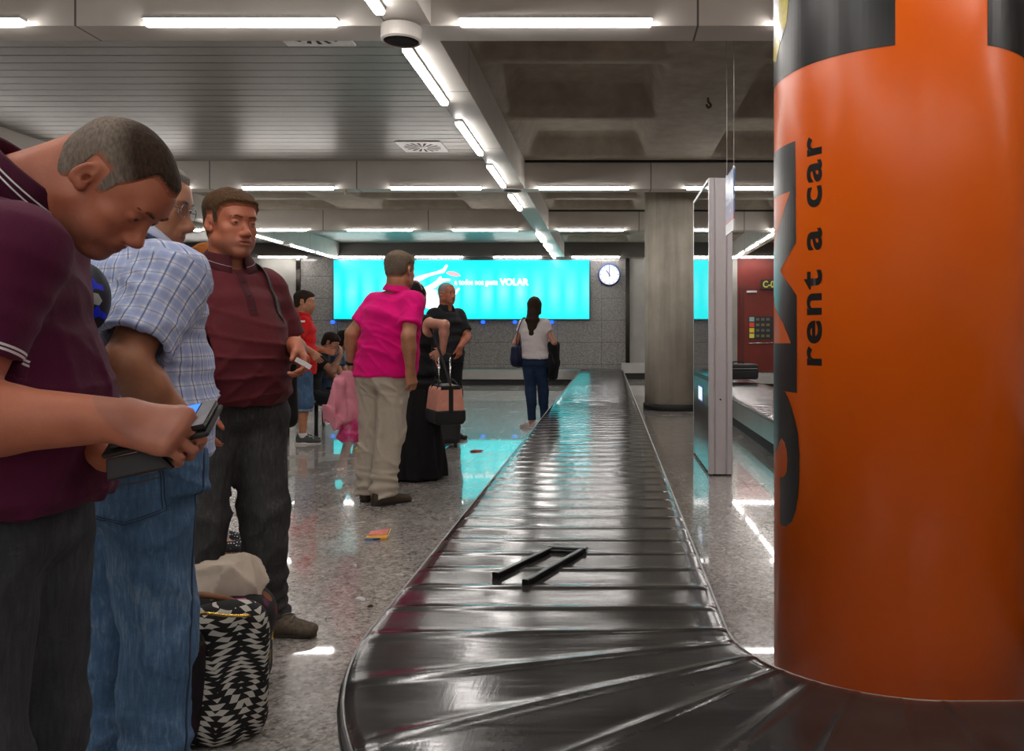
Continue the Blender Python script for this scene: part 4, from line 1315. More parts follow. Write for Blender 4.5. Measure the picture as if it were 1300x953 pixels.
# ------------------------------------------------------------------ hair styles
def short_hair(front=.062, top=.018, side=.005, nape=-.062, rough=.0025, brow=True, seed=1, low=(.085, .035), fr=90, recede=0.0, lowmix=True):
    """cropped hair that grows out of the scalp: thickness runs out to nothing at the hairline"""
    def f(b, hp, R, k, hc, hl, m, h, s):
        h = min(h, .006 if h > .004 else h)
        g = Grid(hc - .17 * k, hc + .17 * k, h)
        g.add(Ell(hp(0, -.018, .034), V3(.077, .098, .084) * k, R)); g.add(Ell(hp(0, .028, -.025), V3(.062, .063, .080) * k, R), .03 * k); g.add(Ell(hp(0, .045, .045), V3(.055, .045, .04) * k, R), .03 * k)
        g.add(ECone(b.neck - V3(0, 0, .03), hp(0, -.028, -.055), (.064 * s, .060 * s), (.060 * s, .060 * s), rc=.03), .03); g.add(Cone(b.neck + V3(0, -.02, 0), hp(0, -.06, -.02), .050 * s, .044 * s), .04)
        W = wob(seed, (fr, fr, fr * .7), 7); W2 = wob(seed + 9, (260, 260, 200), 6)
        def line(a, c):
            L = np.interp(c, [-.13, -.055, -.036, -.031, .008, .012, .028, .033, .052, .075, .11], [nape, nape + .004, -.035, .036, .036, -.012, -.006, .026, front - .012, front, front + .004])
            u = np.abs(a)
            return L + recede * np.exp(-((u - .045) / .018) ** 2) * np.clip((c - .03) / .02, 0, 1)
        b.hairline = line
        def grow(x, y, z):
            a, c, e = hl(x, y, z)
            d = e - line(a, c) + .002 * W2(x, y, z)
            r = np.clip(d / .020, 0, 1); r = r * r * (3 - 2 * r)
            up = np.clip((e - .02) / .075, 0, 1); up = up * up * (3 - 2 * up)
            T = (side + (top - side) * up) * (.22 + .78 * r) + (rough * W(x, y, z) + rough * .5 * W2(x, y, z)) * r
            T = np.where(d > 0, T, np.clip(d * .6, -.008, 0))
            return -T * k
        g.fun(grow)
        def lowf(x, y, z):
            a, c, e = hl(x, y, z); return np.clip((low[0] - e - .5 * c) / low[1], 0, 1)
        def edge(x, y, z):
            a, c, e = hl(x, y, z); return np.clip((e - line(a, c)) / .022, 0, 1)
        b.hair = g.mesh('hair', m, b.root, 1, {'low': lowf, 'edge': edge})
        if brow:
            g = Grid(hp(0, .08, .03) - .075 * k, hp(0, .08, .03) + .075 * k, min(h, .004))
            for q in (-1, 1):
                g.add(Cone(hp(q * .014, .0965, .0255), hp(q * .033, .0940, .0300), .0036 * k, .0036 * k)); g.add(Cone(hp(q * .033, .0940, .0300), hp(q * .050, .0795, .0255), .0036 * k, .0026 * k))
            g.mesh('eyebrows', m, b.root, 0, {'low': lambda x, y, z: 0 * x, 'edge': lambda x, y, z: 0 * x + .5})
    return f

def long_hair(length=.34, width=.085, depth=.05, back=.07, seed=3, fringe=True, spread=1.0):
    def f(b, hp, R, k, hc, hl, m, h, s):
        low = hc - V3(0, 0, length)
        lo = np.minimum(hc, low) - .2; hi = hc + .2
        g = Grid(lo, hi, min(h, .008))
        g.add(Ell(hp(0, -.02, .036), (V3(.077, .098, .084) + .012) * k, R))
        bk = b.neck + V3(0, -back - .04, -.03)
        g.add(ECone(hp(0, -.035, .03), bk, (.083 * k, .075 * k), (width, depth), rc=.03), .03)
        g.add(ECone(bk, V3(bk[0], bk[1] - .025, hc[2] - length), (width, depth), (width * .62 * spread, depth * .5), rc=.03), .03)
        for q in (-1, 1):
            g.add(Cone(hp(q * .062, -.0, .03), hp(q * .07, -.02, -.09), .028 * k, .026 * k), .03)
        g.sub(Ell(hp(0, .088, -.03), V3(.060, .065, .092) * k, R), .01)
        W = wob(seed, (130, 130, 9), 7); W2 = wob(seed + 5, (40, 40, 5), 4)
        g.fun(lambda x, y, z: -(.0035 * W(x, y, z) + .004 * W2(x, y, z)))
        b.hair = g.mesh('hair', m, b.root, 1, {'low': lambda x, y, z: 0 * x})
    return f

# ------------------------------------------------------------------ clothes
def arm_frame(b, q):
    S, E, W, A = b.arm[q]; return S, E, W

def shirt(m, hem=.86, sleeve=.62, off=.012, loose=.012, res=.010, fold=.0035, seed=2, neckcut=.05, nm='polo_shirt', sr=.071, tank=False, ftilt=0.0, deep=0.0, hollow=True, long=False, hemloose=.0, nup=None, crz=.006, boxy=False):
    def f(b, s, dz):
        pts = [b.neck, b.stations[0][0]] + [x for q in (-1, 1) for x in b.arm[q][:(3 if long else 2)]]
        lo = np.min(pts, 0) - .27; hi = np.max(pts, 0) + .2; hz = hem * s + dz; lo[2] = hz - .03
        g = Grid(lo, hi, res)
        for p, kk in b.torso(off): g.add(p, kk)
        p0, r0 = b.stations[0]; p1, r1 = b.stations[2]
        p4, r4 = b.stations[4]; mxw, mxd = max(r0[0], r4[0]), max(r0[1], r4[1])
        if boxy: g.add(ECone(p0 - V3(0, 0, .05), p4 - V3(0, 0, .03), (mxw + off + loose + hemloose, mxd + off + loose + hemloose), (r4[0] + off + .002, r4[1] + off)), .05)
        else: g.add(ECone(p0 - V3(0, 0, .05), p1, (r0[0] + off + loose + hemloose, r0[1] + off + loose + hemloose), (r1[0] + off + loose, r1[1] + off + loose)), .05)
        slv = {}
        if not tank:
            for q in (-1, 1):
                S, E, W = arm_frame(b, q); d = unit(E - S)
                if long:
                    g.add(Cone(S, E, sr * s, sr * .85 * s), .035); d2 = unit(W - E); e = W - d2 * .01
                    g.add(Cone(E, W, sr * .85 * s, sr * .62 * s, cut=[(e, d2)]), .03); slv[q] = (e, d2)
                else:
                    e = S + d * (np.linalg.norm(E - S) * sleeve)
                    g.add(Cone(S, e + d * .04, sr * s, sr * .98 * s, cut=[(e, d)]), .035)
                    slv[q] = (e, d)
        g.cut(V3(0, p0[1], hz), (0, ftilt, -1))
        W = wob(seed, (14, 14, 22), 5); W2 = wob(seed + 4, (34, 34, 30), 5)
        CR = crease(seed + 3, (22, 22, 30), 5, 2.2, 3.4)
        def fo(x, y, z):
            t = np.clip((1.30 * s + dz - z) / (.3 * s), .25, 1.2)
            return fold * t * (W(x, y, z) * 1.2 + .5 * W2(x, y, z)) - crz * np.clip(t + .25, 0, 1) * CR(x, y, z)
        g.fun(fo)
        # opening for the neck
        up = unit(b.hp(0, -.02, -.05) - b.neck) if nup is None else unit(nup)
        if neckcut: g.sub(ECone(b.neck + up * .022 - V3(0, deep * .3, 0), b.neck + up * .16, (neckcut * s + .012, neckcut * s + .014), (neckcut * s + .02, neckcut * s + .02), rc=.015 + deep), .006)
        if tank:
            for q in (-1, 1):
                S = b.S[q]; g.sub(Ell(S + V3(q * .045, 0, -.03), (.075 * s, .13 * s, .10 * s)), .01)
            g.sub(Ell(b.neck + V3(0, .0, .01), (.085 * s, .12 * s, .075 * s)), .01)
        if hollow and res < .008:
            for q, (e, d) in slv.items():
                g.sub(Cone(e - d * (.008 + sr * .5), e + d * .1, sr * .98 * s - .012), .003)
        def sl_attr(x, y, z):
            o = np.full(len(x), 1.0)
            for q, (e, d) in slv.items():
                S = b.S[q]
                h = (x - e[0]) * d[0] + (y - e[1]) * d[1] + (z - e[2]) * d[2]
                r = np.sqrt((x - e[0]) ** 2 + (y - e[1]) ** 2 + (z - e[2]) ** 2 - h * h + 1e-9)
                near = (r < sr * s * 1.35) & (h < .02) & (h > -.12)
                o = np.where(near, -h, o)
            return o
        def cl(x, y, z):
            u = np.arctan2(x - b.spine0[0], -(y - b.spine0[1])) * .2; v = z.copy()
            for q, (e, d) in slv.items():
                S = b.S[q]; h = (x - S[0]) * d[0] + (y - S[1]) * d[1] + (z - S[2]) * d[2]
                P = np.stack([x - S[0], y - S[1], z - S[2]], 1) - h[:, None] * d
                r = np.linalg.norm(P, axis=1); fx = unit(np.cross(d, (0, 1, 0))); fy = np.cross(d, fx)
                on = (r < sr * s * 1.25) & (h > -.01) & (q * (x - S[0]) > -.05)
                u = np.where(on, np.arctan2(P @ fx, P @ fy) * .075, u); v = np.where(on, h, v)
            return np.stack([u, v, 0 * u], 1)
        b.spine0 = p0
        b.shirt = g.mesh(nm, m, b.root, 1, {'sleeve': sl_attr, 'cloth': cl, 'hem': lambda x, y, z: z - hz})
        b.slv = slv
    return f

def trousers(m, waist=.985, cuff=.06, r=(.098, .072, .062), off=.012, res=.010, fold=.004, seed=5, nm='jeans', short=None, stack=.006, wtilt=0.0, seat=0.0, extra=None, crz=.009, legk=.045):
    def f(b, s, dz):
        pts = [b.stations[0][0]] + [x for q in (-1, 1) for x in b.leg[q][:3]]
        lo = np.min(pts, 0) - .2; hi = np.max(pts, 0) + .22; hi[2] = max(waist * s + dz + .04, lo[2] + .3)
        lo[2] = -.01 if short is None else lo[2]
        g = Grid(lo, hi, res)
        for p0, p1, r0, r1 in [(b.stations[i][0], b.stations[i + 1][0], b.stations[i][1], b.stations[i + 1][1]) for i in (0, 1)]:
            g.add(ECone(p0, p1, (r0[0] + off, r0[1] + off), (r1[0] + off, r1[1] + off), rc=.06), .05)
        if seat:
            for q in (-1, 1): g.add(Ell(b.stations[0][0] + V3(q * .07, -.055, .0), (.085 * s, .07 * s, .09 * s)), .05)
        if extra:
            for p_, k_ in extra(b): g.add(p_, k_)
        for q in (-1, 1):
            hj, kn, an, fw = b.leg[q]
            g.add(Cone(hj + V3(0, 0, -.02), kn, r[0] * s, r[1] * s), legk)
            if short is None:
                cf = kn + (an - kn) * .28 - fw * .015; g.add(Cone(kn, cf + (an - kn) * .12, r[1] * s * .95, .058 * s * b.am ** .7 + .011), min(.04, legk))
                d = unit(an - kn); e = an + d * (.045 - cuff)
                g.add(Cone(kn, e + d * .03, r[1] * s, r[2] * s, cut=[(e, d)]), min(.03, legk))
            elif short > 1:
                d = unit(an - kn); e = kn + (an - kn) * (short - 1); g.add(Cone(kn, e + d * .03, r[1] * s, r[2] * s, cut=[(e, d)]), .03)
        if short is not None and short <= 1:
            for q in (-1, 1):
                hj, kn, an, fw = b.leg[q]; d = unit(kn - hj); e = hj + (kn - hj) * short
                sd = V3(1, 0, 0)
                g.sub(ECone(e + d * .15, e + d * .45, (.19, .19), (.19, .19), rc=.15 * .999) if False else Cap(Cone(e, e + d * .5, .17), (e, -d)), 0)
        g.cut(V3(0, b.stations[0][0][1], waist * s + dz), (0, wtilt, 1))
        W = wob(seed, (16, 16, 30), 5); W2 = wob(seed + 2, (25, 25, 55), 5); CR = crease(seed + 8, (22, 22, 38), 5, 2.3, 3.4)
        def fo(x, y, z):
            kz = b.leg[1][1][2]; az = b.leg[1][2][2]
            t1 = np.exp(-((z - kz) / .10) ** 2); t2 = np.clip((az + .22 - z) / .2, 0, 1.3) if short is None else 0 * z; t3 = np.exp(-((z - b.leg[1][0][2] + .10) / .08) ** 2)
            return -crz * CR(x, y, z) * (.6 + .4 * np.clip(t1 + t3 + t2, 0, 1)) + fold * .45 * W(x, y, z) + fold * (t1 * .8 + t3 * .8) * W2(x, y, z) + stack * t2 * (np.sin(z * 95 + 6 * W(x, y, z)) * .7 + .6 * W2(x, y, z))
        g.fun(fo)
        b.pants = g.mesh(nm, m, b.root, 1)
    return f

def shoe_pair(m, ms, nm='shoe', h=.085, L=1.0, laces=None, res=.007, only=(-1, 1), low=False, wdt=1.0):
    def f(b, s):
        b.shoes = {}
        for q in only:
            hj, kn, an, fw = b.leg[q]; r = V3(fw[1], -fw[0], 0); z0 = an[2] - .085 * s
            a0 = V3(an[0], an[1], z0)
            g = Grid(a0 - .25, a0 + V3(.25, .25, .17), res)
            hl_, tl = a0 - fw * .045 * s * L, a0 + fw * .165 * s * L
            g.add(ECone(hl_ + V3(0, 0, .045), a0 + fw * .07 * s + V3(0, 0, .042), (.036 * wdt, .048), (.041 * wdt, .040), u=r, rc=.03), 0)
            g.add(ECone(a0 + fw * .06 * s + V3(0, 0, .040), tl + V3(0, 0, .028), (.043 * wdt, .040), (.040 * wdt, .024), u=r, rc=.035), .03)
            if not low: g.add(Cone(a0 + V3(0, 0, .05), an + V3(0, 0, h - .085 + .02), .042, .043, cut=[(a0 + V3(0, 0, h + .02), (0, 0, 1))]), .03)
            else: g.sub(Ell(a0 + V3(0, 0, .085) + fw * .015, (.030, .030, .03)), .01); g.sub(Ell(a0 + V3(0, 0, .085) + fw * .055, (.026, .04, .024)), .01)
            g.cut(a0 + V3(0, 0, .012), (0, 0, -1))
            up = g.mesh(nm, m, b.root, 1)
            # sole
            bm = bmesh.new(); ring = []
            n = 36
            for i in range(n):
                a = 2 * PI * i / n; ca, sa = math.cos(a), math.sin(a)
                ln = (.165 * s * L + .034) if ca > 0 else (.045 * s * L + .030)
                w = (.043 if ca > -.2 else .038) * wdt * (1 - .12 * (ca > .5))
                ring.append(a0 + fw * ln * ca + r * w * (math.copysign(abs(sa) ** .75, sa)))
            lo = [bm.verts.new(p + V3(0, 0, .001)) for p in ring]; hi = [bm.verts.new(p + V3(0, 0, .024)) for p in ring]
            bm.faces.new(lo); bm.faces.new(hi)
            for i in range(n): bm.faces.new((lo[i], lo[(i + 1) % n], hi[(i + 1) % n], hi[i]))
            obj('sole', bm, ms, up, False, .004)
            if laces:
                bv = bvh_of(up)
                bm = bmesh.new()
                for i in range(4):
                    c = a0 + fw * (.045 + .022 * i) * s
                    P = []
                    for w in np.linspace(-.026, .026, 7):
                        hit = bv.ray_cast(Vector(c + r * w + fw * .008 * (w / .026) * (1 if i % 2 else -1) + V3(0, 0, .3)), Vector((0, 0, -1)))
                        if hit[0]: P.append(hit[0] + Vector((0, 0, .003)))
                    if len(P) > 2: tube(bm, P, .0032, 6)
                if len(bm.verts): obj('laces', bm, laces, up, True)
                else: bm.free()
            b.shoes[q] = up
    return f

def polo_collar(m, ms=None, r=.066, hgt=.034, open_=.55, tip=.03, nm='collar', drop=.018, up_=None, lift=.014, flare=1.42):
    """folded collar ring round the neck with two points in front"""
    def f(b, s):
        up = unit(b.hp(0, -.025, -.05) - b.neck) if up_ is None else unit(up_); fw = unit(V3(0, 1, 0) - up * up[1]); rt = np.cross(fw, up)
        c = b.neck + up * lift
        n = 48; rows = []
        for i in range(n + 1):
            a = open_ + (2 * PI - 2 * open_) * i / n       # from front left round the back
            e = min(i, n - i) / n; fr = max(0, 1 - e / .22)   # 1 at the points
            dirv = fw * math.cos(a) + rt * math.sin(a)
            lowf = -drop * (.5 + .5 * math.cos(a)) * 1.6
            R_ = r * s
            prof = [(R_ * .98, -.006), (R_ * .97, hgt * s), (R_ * 1.02, hgt * s + .004), (R_ * 1.08, hgt * s), (R_ * (flare - .06), .004 - tip * fr), (R_ * flare, -.008 - tip * fr), (R_ * (flare - .05), -.012 - tip * fr)]
            rows.append([c + dirv * p + up * (z + lowf) + fw * (.012 * fr) for p, z in prof])
        bm = bmesh.new(); vs = [[bm.verts.new(p) for p in row] for row in rows]
        for a, d in zip(vs, vs[1:]):
            for j in range(len(a) - 1): bm.faces.new((a[j], a[j + 1], d[j + 1], d[j]))
        o = obj(nm, bm, m, b.root, True)
        sd = o.modifiers.new('s', 'SOLIDIFY'); sd.thickness = .0025
        if ms:
            for lv in (.55, .80) if isinstance(ms, tuple) else (.7,):
                mm = ms[0] if isinstance(ms, tuple) else ms
                bm = bmesh.new(); P = []
                for row in rows:
                    A, Bp = row[3], row[4]; p = A + (Bp - A) * lv; P.append(p + unit(p - c) * .0026)
                tube(bm, P, .0016, 6); obj('collar_stripe', bm, mm, o, True)
        b.collar = o
    return f

def tube_on(b, bv, pts2, origin, u, v, dirn, r, nm, m, parent, off=.001):
    """a thin seam laid on a surface: 2-D points dropped along dirn"""
    P = []
    o = Vector(origin); u = Vector(u); v = Vector(v); dn = Vector(dirn).normalized()
    for p in pts2:
        h = bv.ray_cast(o + u * p[0] + v * p[1], dn, 1.0)
        if h[0] is not None: P.append(h[0] - dn * off)
    if len(P) < 3: return
    bm = bmesh.new(); tube(bm, P, r, 6); return obj(nm, bm, m, parent, True)
# ================================================================== the travellers
SK_RUDDY = m_skin('skin_ruddy', (.44, .145, .078)); SK_TAN = m_skin('skin_tan', (.42, .185, .10)); SK_FAIR = m_skin('skin_fair', (.52, .26, .18)); SK_DEEP = m_skin('skin_olive', (.33, .17, .105))
BLACKC = m_cloth('black_cloth', (.011, .011, .012), .9, namt=.15)
WHITE_SOLE = mat('white_rubber', (.62, .60, .56), .6); BLACK_SOLE = mat('black_rubber_sole', (.02, .018, .016), .7); LACE = mat('lace_cord', (.18, .16, .13), .8)

def toloc(base, face, p):
    a = math.radians(face - 90); d = V3(p) - V3(base[0], base[1], 0)
    return V3(d[0] * math.cos(a) + d[1] * math.sin(a), -d[0] * math.sin(a) + d[1] * math.cos(a), d[2])
def dloc(face, v):
    a = math.radians(face - 90); return V3(v[0] * math.cos(a) + v[1] * math.sin(a), -v[0] * math.sin(a) + v[1] * math.cos(a), v[2])

def polo_mat(name, rgb, stripe=None, namt=.1, fine=500):
    t = NT(name); c = t.coord('Object')
    n = t.noise(c, 10, 4, .6)
    col = t.ramp(n, [(.3, tuple(v * (1 - namt) for v in rgb)), (.7, tuple(min(1, v * (1 + namt)) for v in rgb))])
    if stripe:
        sl = t.attr('sleeve')
        for a in (.006, .0125):
            e = t.math('LESS_THAN', t.math('ABSOLUTE', t.math('SUBTRACT', sl, a)), .0019)
            col = t.mix(e, col, stripe)
    t.base(col); t.p(.82, 0, .2, sheen=.04)
    t.bump(t.math('ADD', t.math('MULTIPLY', n, 1.6), t.math('MULTIPLY', t.noise(c, fine, 1), .25)), .3, .01)
    return t.m

def plaid_mat():
    t = NT('blue_plaid_cotton'); p = t.sep(t.attr('cloth', 'Vector'))
    W = (.66, .68, .76); col = None
    def lines(co, period, off, w, soft=.3):
        f = t.math('FRACT', t.math('DIVIDE', t.math('ADD', co, 20 + off), period))
        d = t.math('MULTIPLY', t.math('ABSOLUTE', t.math('SUBTRACT', f, .5)), period)
        return t.math('SUBTRACT', 1.0, t.math('SMOOTH_MIN', t.math('MAXIMUM', t.math('DIVIDE', t.math('SUBTRACT', d, w), w * soft + 1e-4), 0.0), 1.0, .01))
    base = (.70, .72, .78)
    u, v = p[0], p[1]
    col = t.mix(t.math('MULTIPLY', lines(u, .034, .0, .0060, 1.0), .6), base, (.30, .38, .66))
    col = t.mix(t.math('MULTIPLY', lines(v, .034, .0, .0060, 1.0), .6), col, (.30, .38, .66))
    col = t.mix(t.math('MULTIPLY', lines(u, .034, .017, .0012, .7), .8), col, (.06, .12, .36))
    col = t.mix(t.math('MULTIPLY', lines(v, .034, .017, .0009, .7), .5), col, (.10, .16, .40))
    t.base(col); t.p(.85, 0, .2); c = t.coord('Object')
    t.bump(t.noise(c, 14, 4, .6), .45, .012)
    return t.m

def boots(seed=1): return mat('brown_suede', (.10, .075, .05), .85, nscale=60, namt=.35, bump=.3)

# ---------------------------------------------------------------- the man with the phone, nearest on the left
def man_phone():
    base, face = (-1.065, 1.40), 10
    L = lambda p: toloc(base, face, p); D = lambda v: dloc(face, v)
    wr = L(at(156, 533, 1.235)); wl = L((-.855, 1.38, .998))
    stripe = (.74, .72, .74)
    POLO = polo_mat('maroon_pique', (.075, .006, .030), stripe)
    P = person('man in maroon polo with white striped collar bending over his phone', base, face, H=1.72, legs={1: dict(ankle=(.10, -.055, .084)), -1: dict(ankle=(-.10, -.035, .084))}, lean=(0, .02), hump=.03, wid=1.02, dep=.95,
        belly=((0, .078, 1.02), (.15, .105, .2)), neck=(0, .172, -.134), nape=.042, head=(-7, 52, 0), hs=.945, shy=.105, shz=-.03, limb=1.12,
        arms={1: dict(wrist=wr, pole=(.25, -.8, -.6), d=D((.93, .0, -.20)), n=D((-.28, .72, -.62)), t=D((.3, .25, .9)), curl=(.95, 1.0, 1.0, .95), thumb=(.45, .15, .35), fine=True),
              -1: dict(S=(-.14, .0, 1.355), wrist=wl, pole=(-.3, -.9, -.6), d=D((.86, -.34, -.16)), n=D((.15, -.1, 1)), t=D((.3, .9, 0)), curl=(.45, .52, .56, .6), thumb=(.8, .4, .2), fine=True)},
        skin=SK_RUDDY, hair=short_hair(front=.072, top=.007, side=.0022, nape=-.060, rough=.0010, low=(.088, .04), recede=.022), hairm=m_hair('cropped_brown_hair', (.040, .024, .014), (.20, .16, .128), (.44, .145, .078)),
        top=shirt(POLO, hem=.925, sleeve=.60, off=.010, loose=.02, res=.0075, fold=.004, sr=.073, seed=4, crz=.009, nup=(0, .70, .71)),
        bottom=trousers(m_denim('charcoal_denim', (.045, .047, .055), (.12, .12, .13), .5), waist=.96, r=(.105, .085, .078), res=.010, nm='jeans'),
        shoes=shoe_pair(mat('dark_leather', (.03, .022, .018), .5), BLACK_SOLE),
        collar=polo_collar(polo_mat('maroon_collar', (.05, .004, .02)), (mat('white_thread', stripe, .8),), r=.078, hgt=.030, drop=.0, up_=(0, .70, .71), lift=.030, flare=1.34, tip=.015),
        res=.0075, hres=.0028, handres=.0035)
    bv = bvh_of(P.pants)
    # outer seam of the jeans
    hj, kn, an, fw = P.leg[1]
    tube_on(P, bv, [(0, z) for z in np.linspace(.12, .88, 40)], (.6, hj[1] - .01, 0), (0, 1, 0), (0, 0, 1), (-1, 0, 0), .0022, 'side_seam', mat('seam_thread', (.10, .10, .11), .8), P.pants)
    # phone and its open black case
    c = at(209, 538, 1.275); X = Vector((.93, .02, .20)).normalized(); Nn = Vector((-.38, -.50, .80)); Nn = (Nn - X * Nn.dot(X)).normalized(); Yv = Nn.cross(X)
    R = Matrix((X, Yv, Nn)).transposed().to_4x4()
    r = empty('smartphone', c, 0, 'black smartphone with glowing blue screen in the maroon polo man\'s hands', 'phone')
    MB = mat('phone_black', (.008, .008, .009), .25)
    bm = bmesh.new(); box(bm, (-.075, -.036, -.005), (.075, .036, .005), mat=R); obj('phone_body', bm, MB, r, bevel=.003)
    bm = bmesh.new(); box(bm, (-.06, -.032, .005), (.050, .032, .0056), mat=R); obj('phone_screen', bm, emis('phone_glow', (.04, .22, 1.0), 1.6), r)
    bm = bmesh.new(); box(bm, (.053, -.034, .005), (.0745, .034, .0058), mat=R); obj('phone_bezel', bm, mat('phone_grey', (.28, .28, .3), .3), r)
    bm = bmesh.new(); box(bm, (-.09, -.042, -.016), (.078, .040, -.007), mat=R); obj('case_back', bm, mat('case_leather', (.010, .009, .009), .5), r, bevel=.004)
    R2 = R @ Matrix.Rotation(-2.4, 4, 'X')
    bm = bmesh.new(); box(bm, (-.085, -.040, -.007), (.02, -.004, .0), mat=Matrix.Translation(R @ Vector((0, -.038, -.012))) @ R @ Matrix.Rotation(.75, 4, 'X')); obj('case_flap', bm, mat('case_leather', (.010, .009, .009), .5), r, bevel=.003)
    bm = bmesh.new(); tube(bm, [R @ Vector((.0, -.05, -.02)), R @ Vector((.018, -.062, -.045))], 0, 8, flat=(.011, .003)); obj('case_tab', bm, mat('case_leather', (.010, .009, .009), .5), r)
    # dark bag with bright blue marks on his far shoulder
    c = Vector((-1.088, 1.66, 1.276))
    r = empty('shoulder_pouch', c, math.radians(20), 'dark navy pouch with bright blue marks hanging behind the maroon polo man\'s chest', 'bag')
    g = Grid((-.1, -.1, -.12), (.1, .1, .12), .006); g.add(Ell((0, 0, 0), (.052, .045, .075))); o = g.mesh('pouch_body', mat('navy_nylon', (.010, .014, .028), .5), r)
    bv = bvh_of(o); fwd = Vector((.80, -.60, 0)); fwd.rotate(Matrix.Rotation(-math.radians(20), 3, 'Z')); sd = Vector((fwd.y, -fwd.x, 0)) * -1
    BL = mat('bright_blue_print', (.01, .03, .95), .4); WP = mat('grey_print', (.5, .52, .52), .5)
    for nm, pts, m in (('blue_mark', [(-.012, .018), (.004, .04), (.010, .03), (.022, .026), (.024, .014), (.008, .018), (.0, .014)], BL), ('blue_mark', [(-.004, -.034), (.012, -.014), (.018, -.026), (.034, -.034), (.034, -.046), (.014, -.038), (.004, -.044)], BL),
                       ('grey_mark', [(-.006, 0.012), (.012, .008), (.02, -.006), (.014, -.016), (-.002, -.012)], WP)):
        bm = patch_on(bv, pts, fwd * .3, sd, (0, 0, 1), -fwd, .0012, 4); obj(nm, bm, m, o)
    bm = bmesh.new(); tube(bm, smooth_path([(-.02, 0, .07), (-.035, -.03, .10), (-.05, -.06, .125), (-.08, -.08, .13)], 6), 0, 8, flat=(.010, .002)); obj('pouch_strap', bm, mat('navy_nylon', (.010, .014, .028), .5), r, True)
    return P

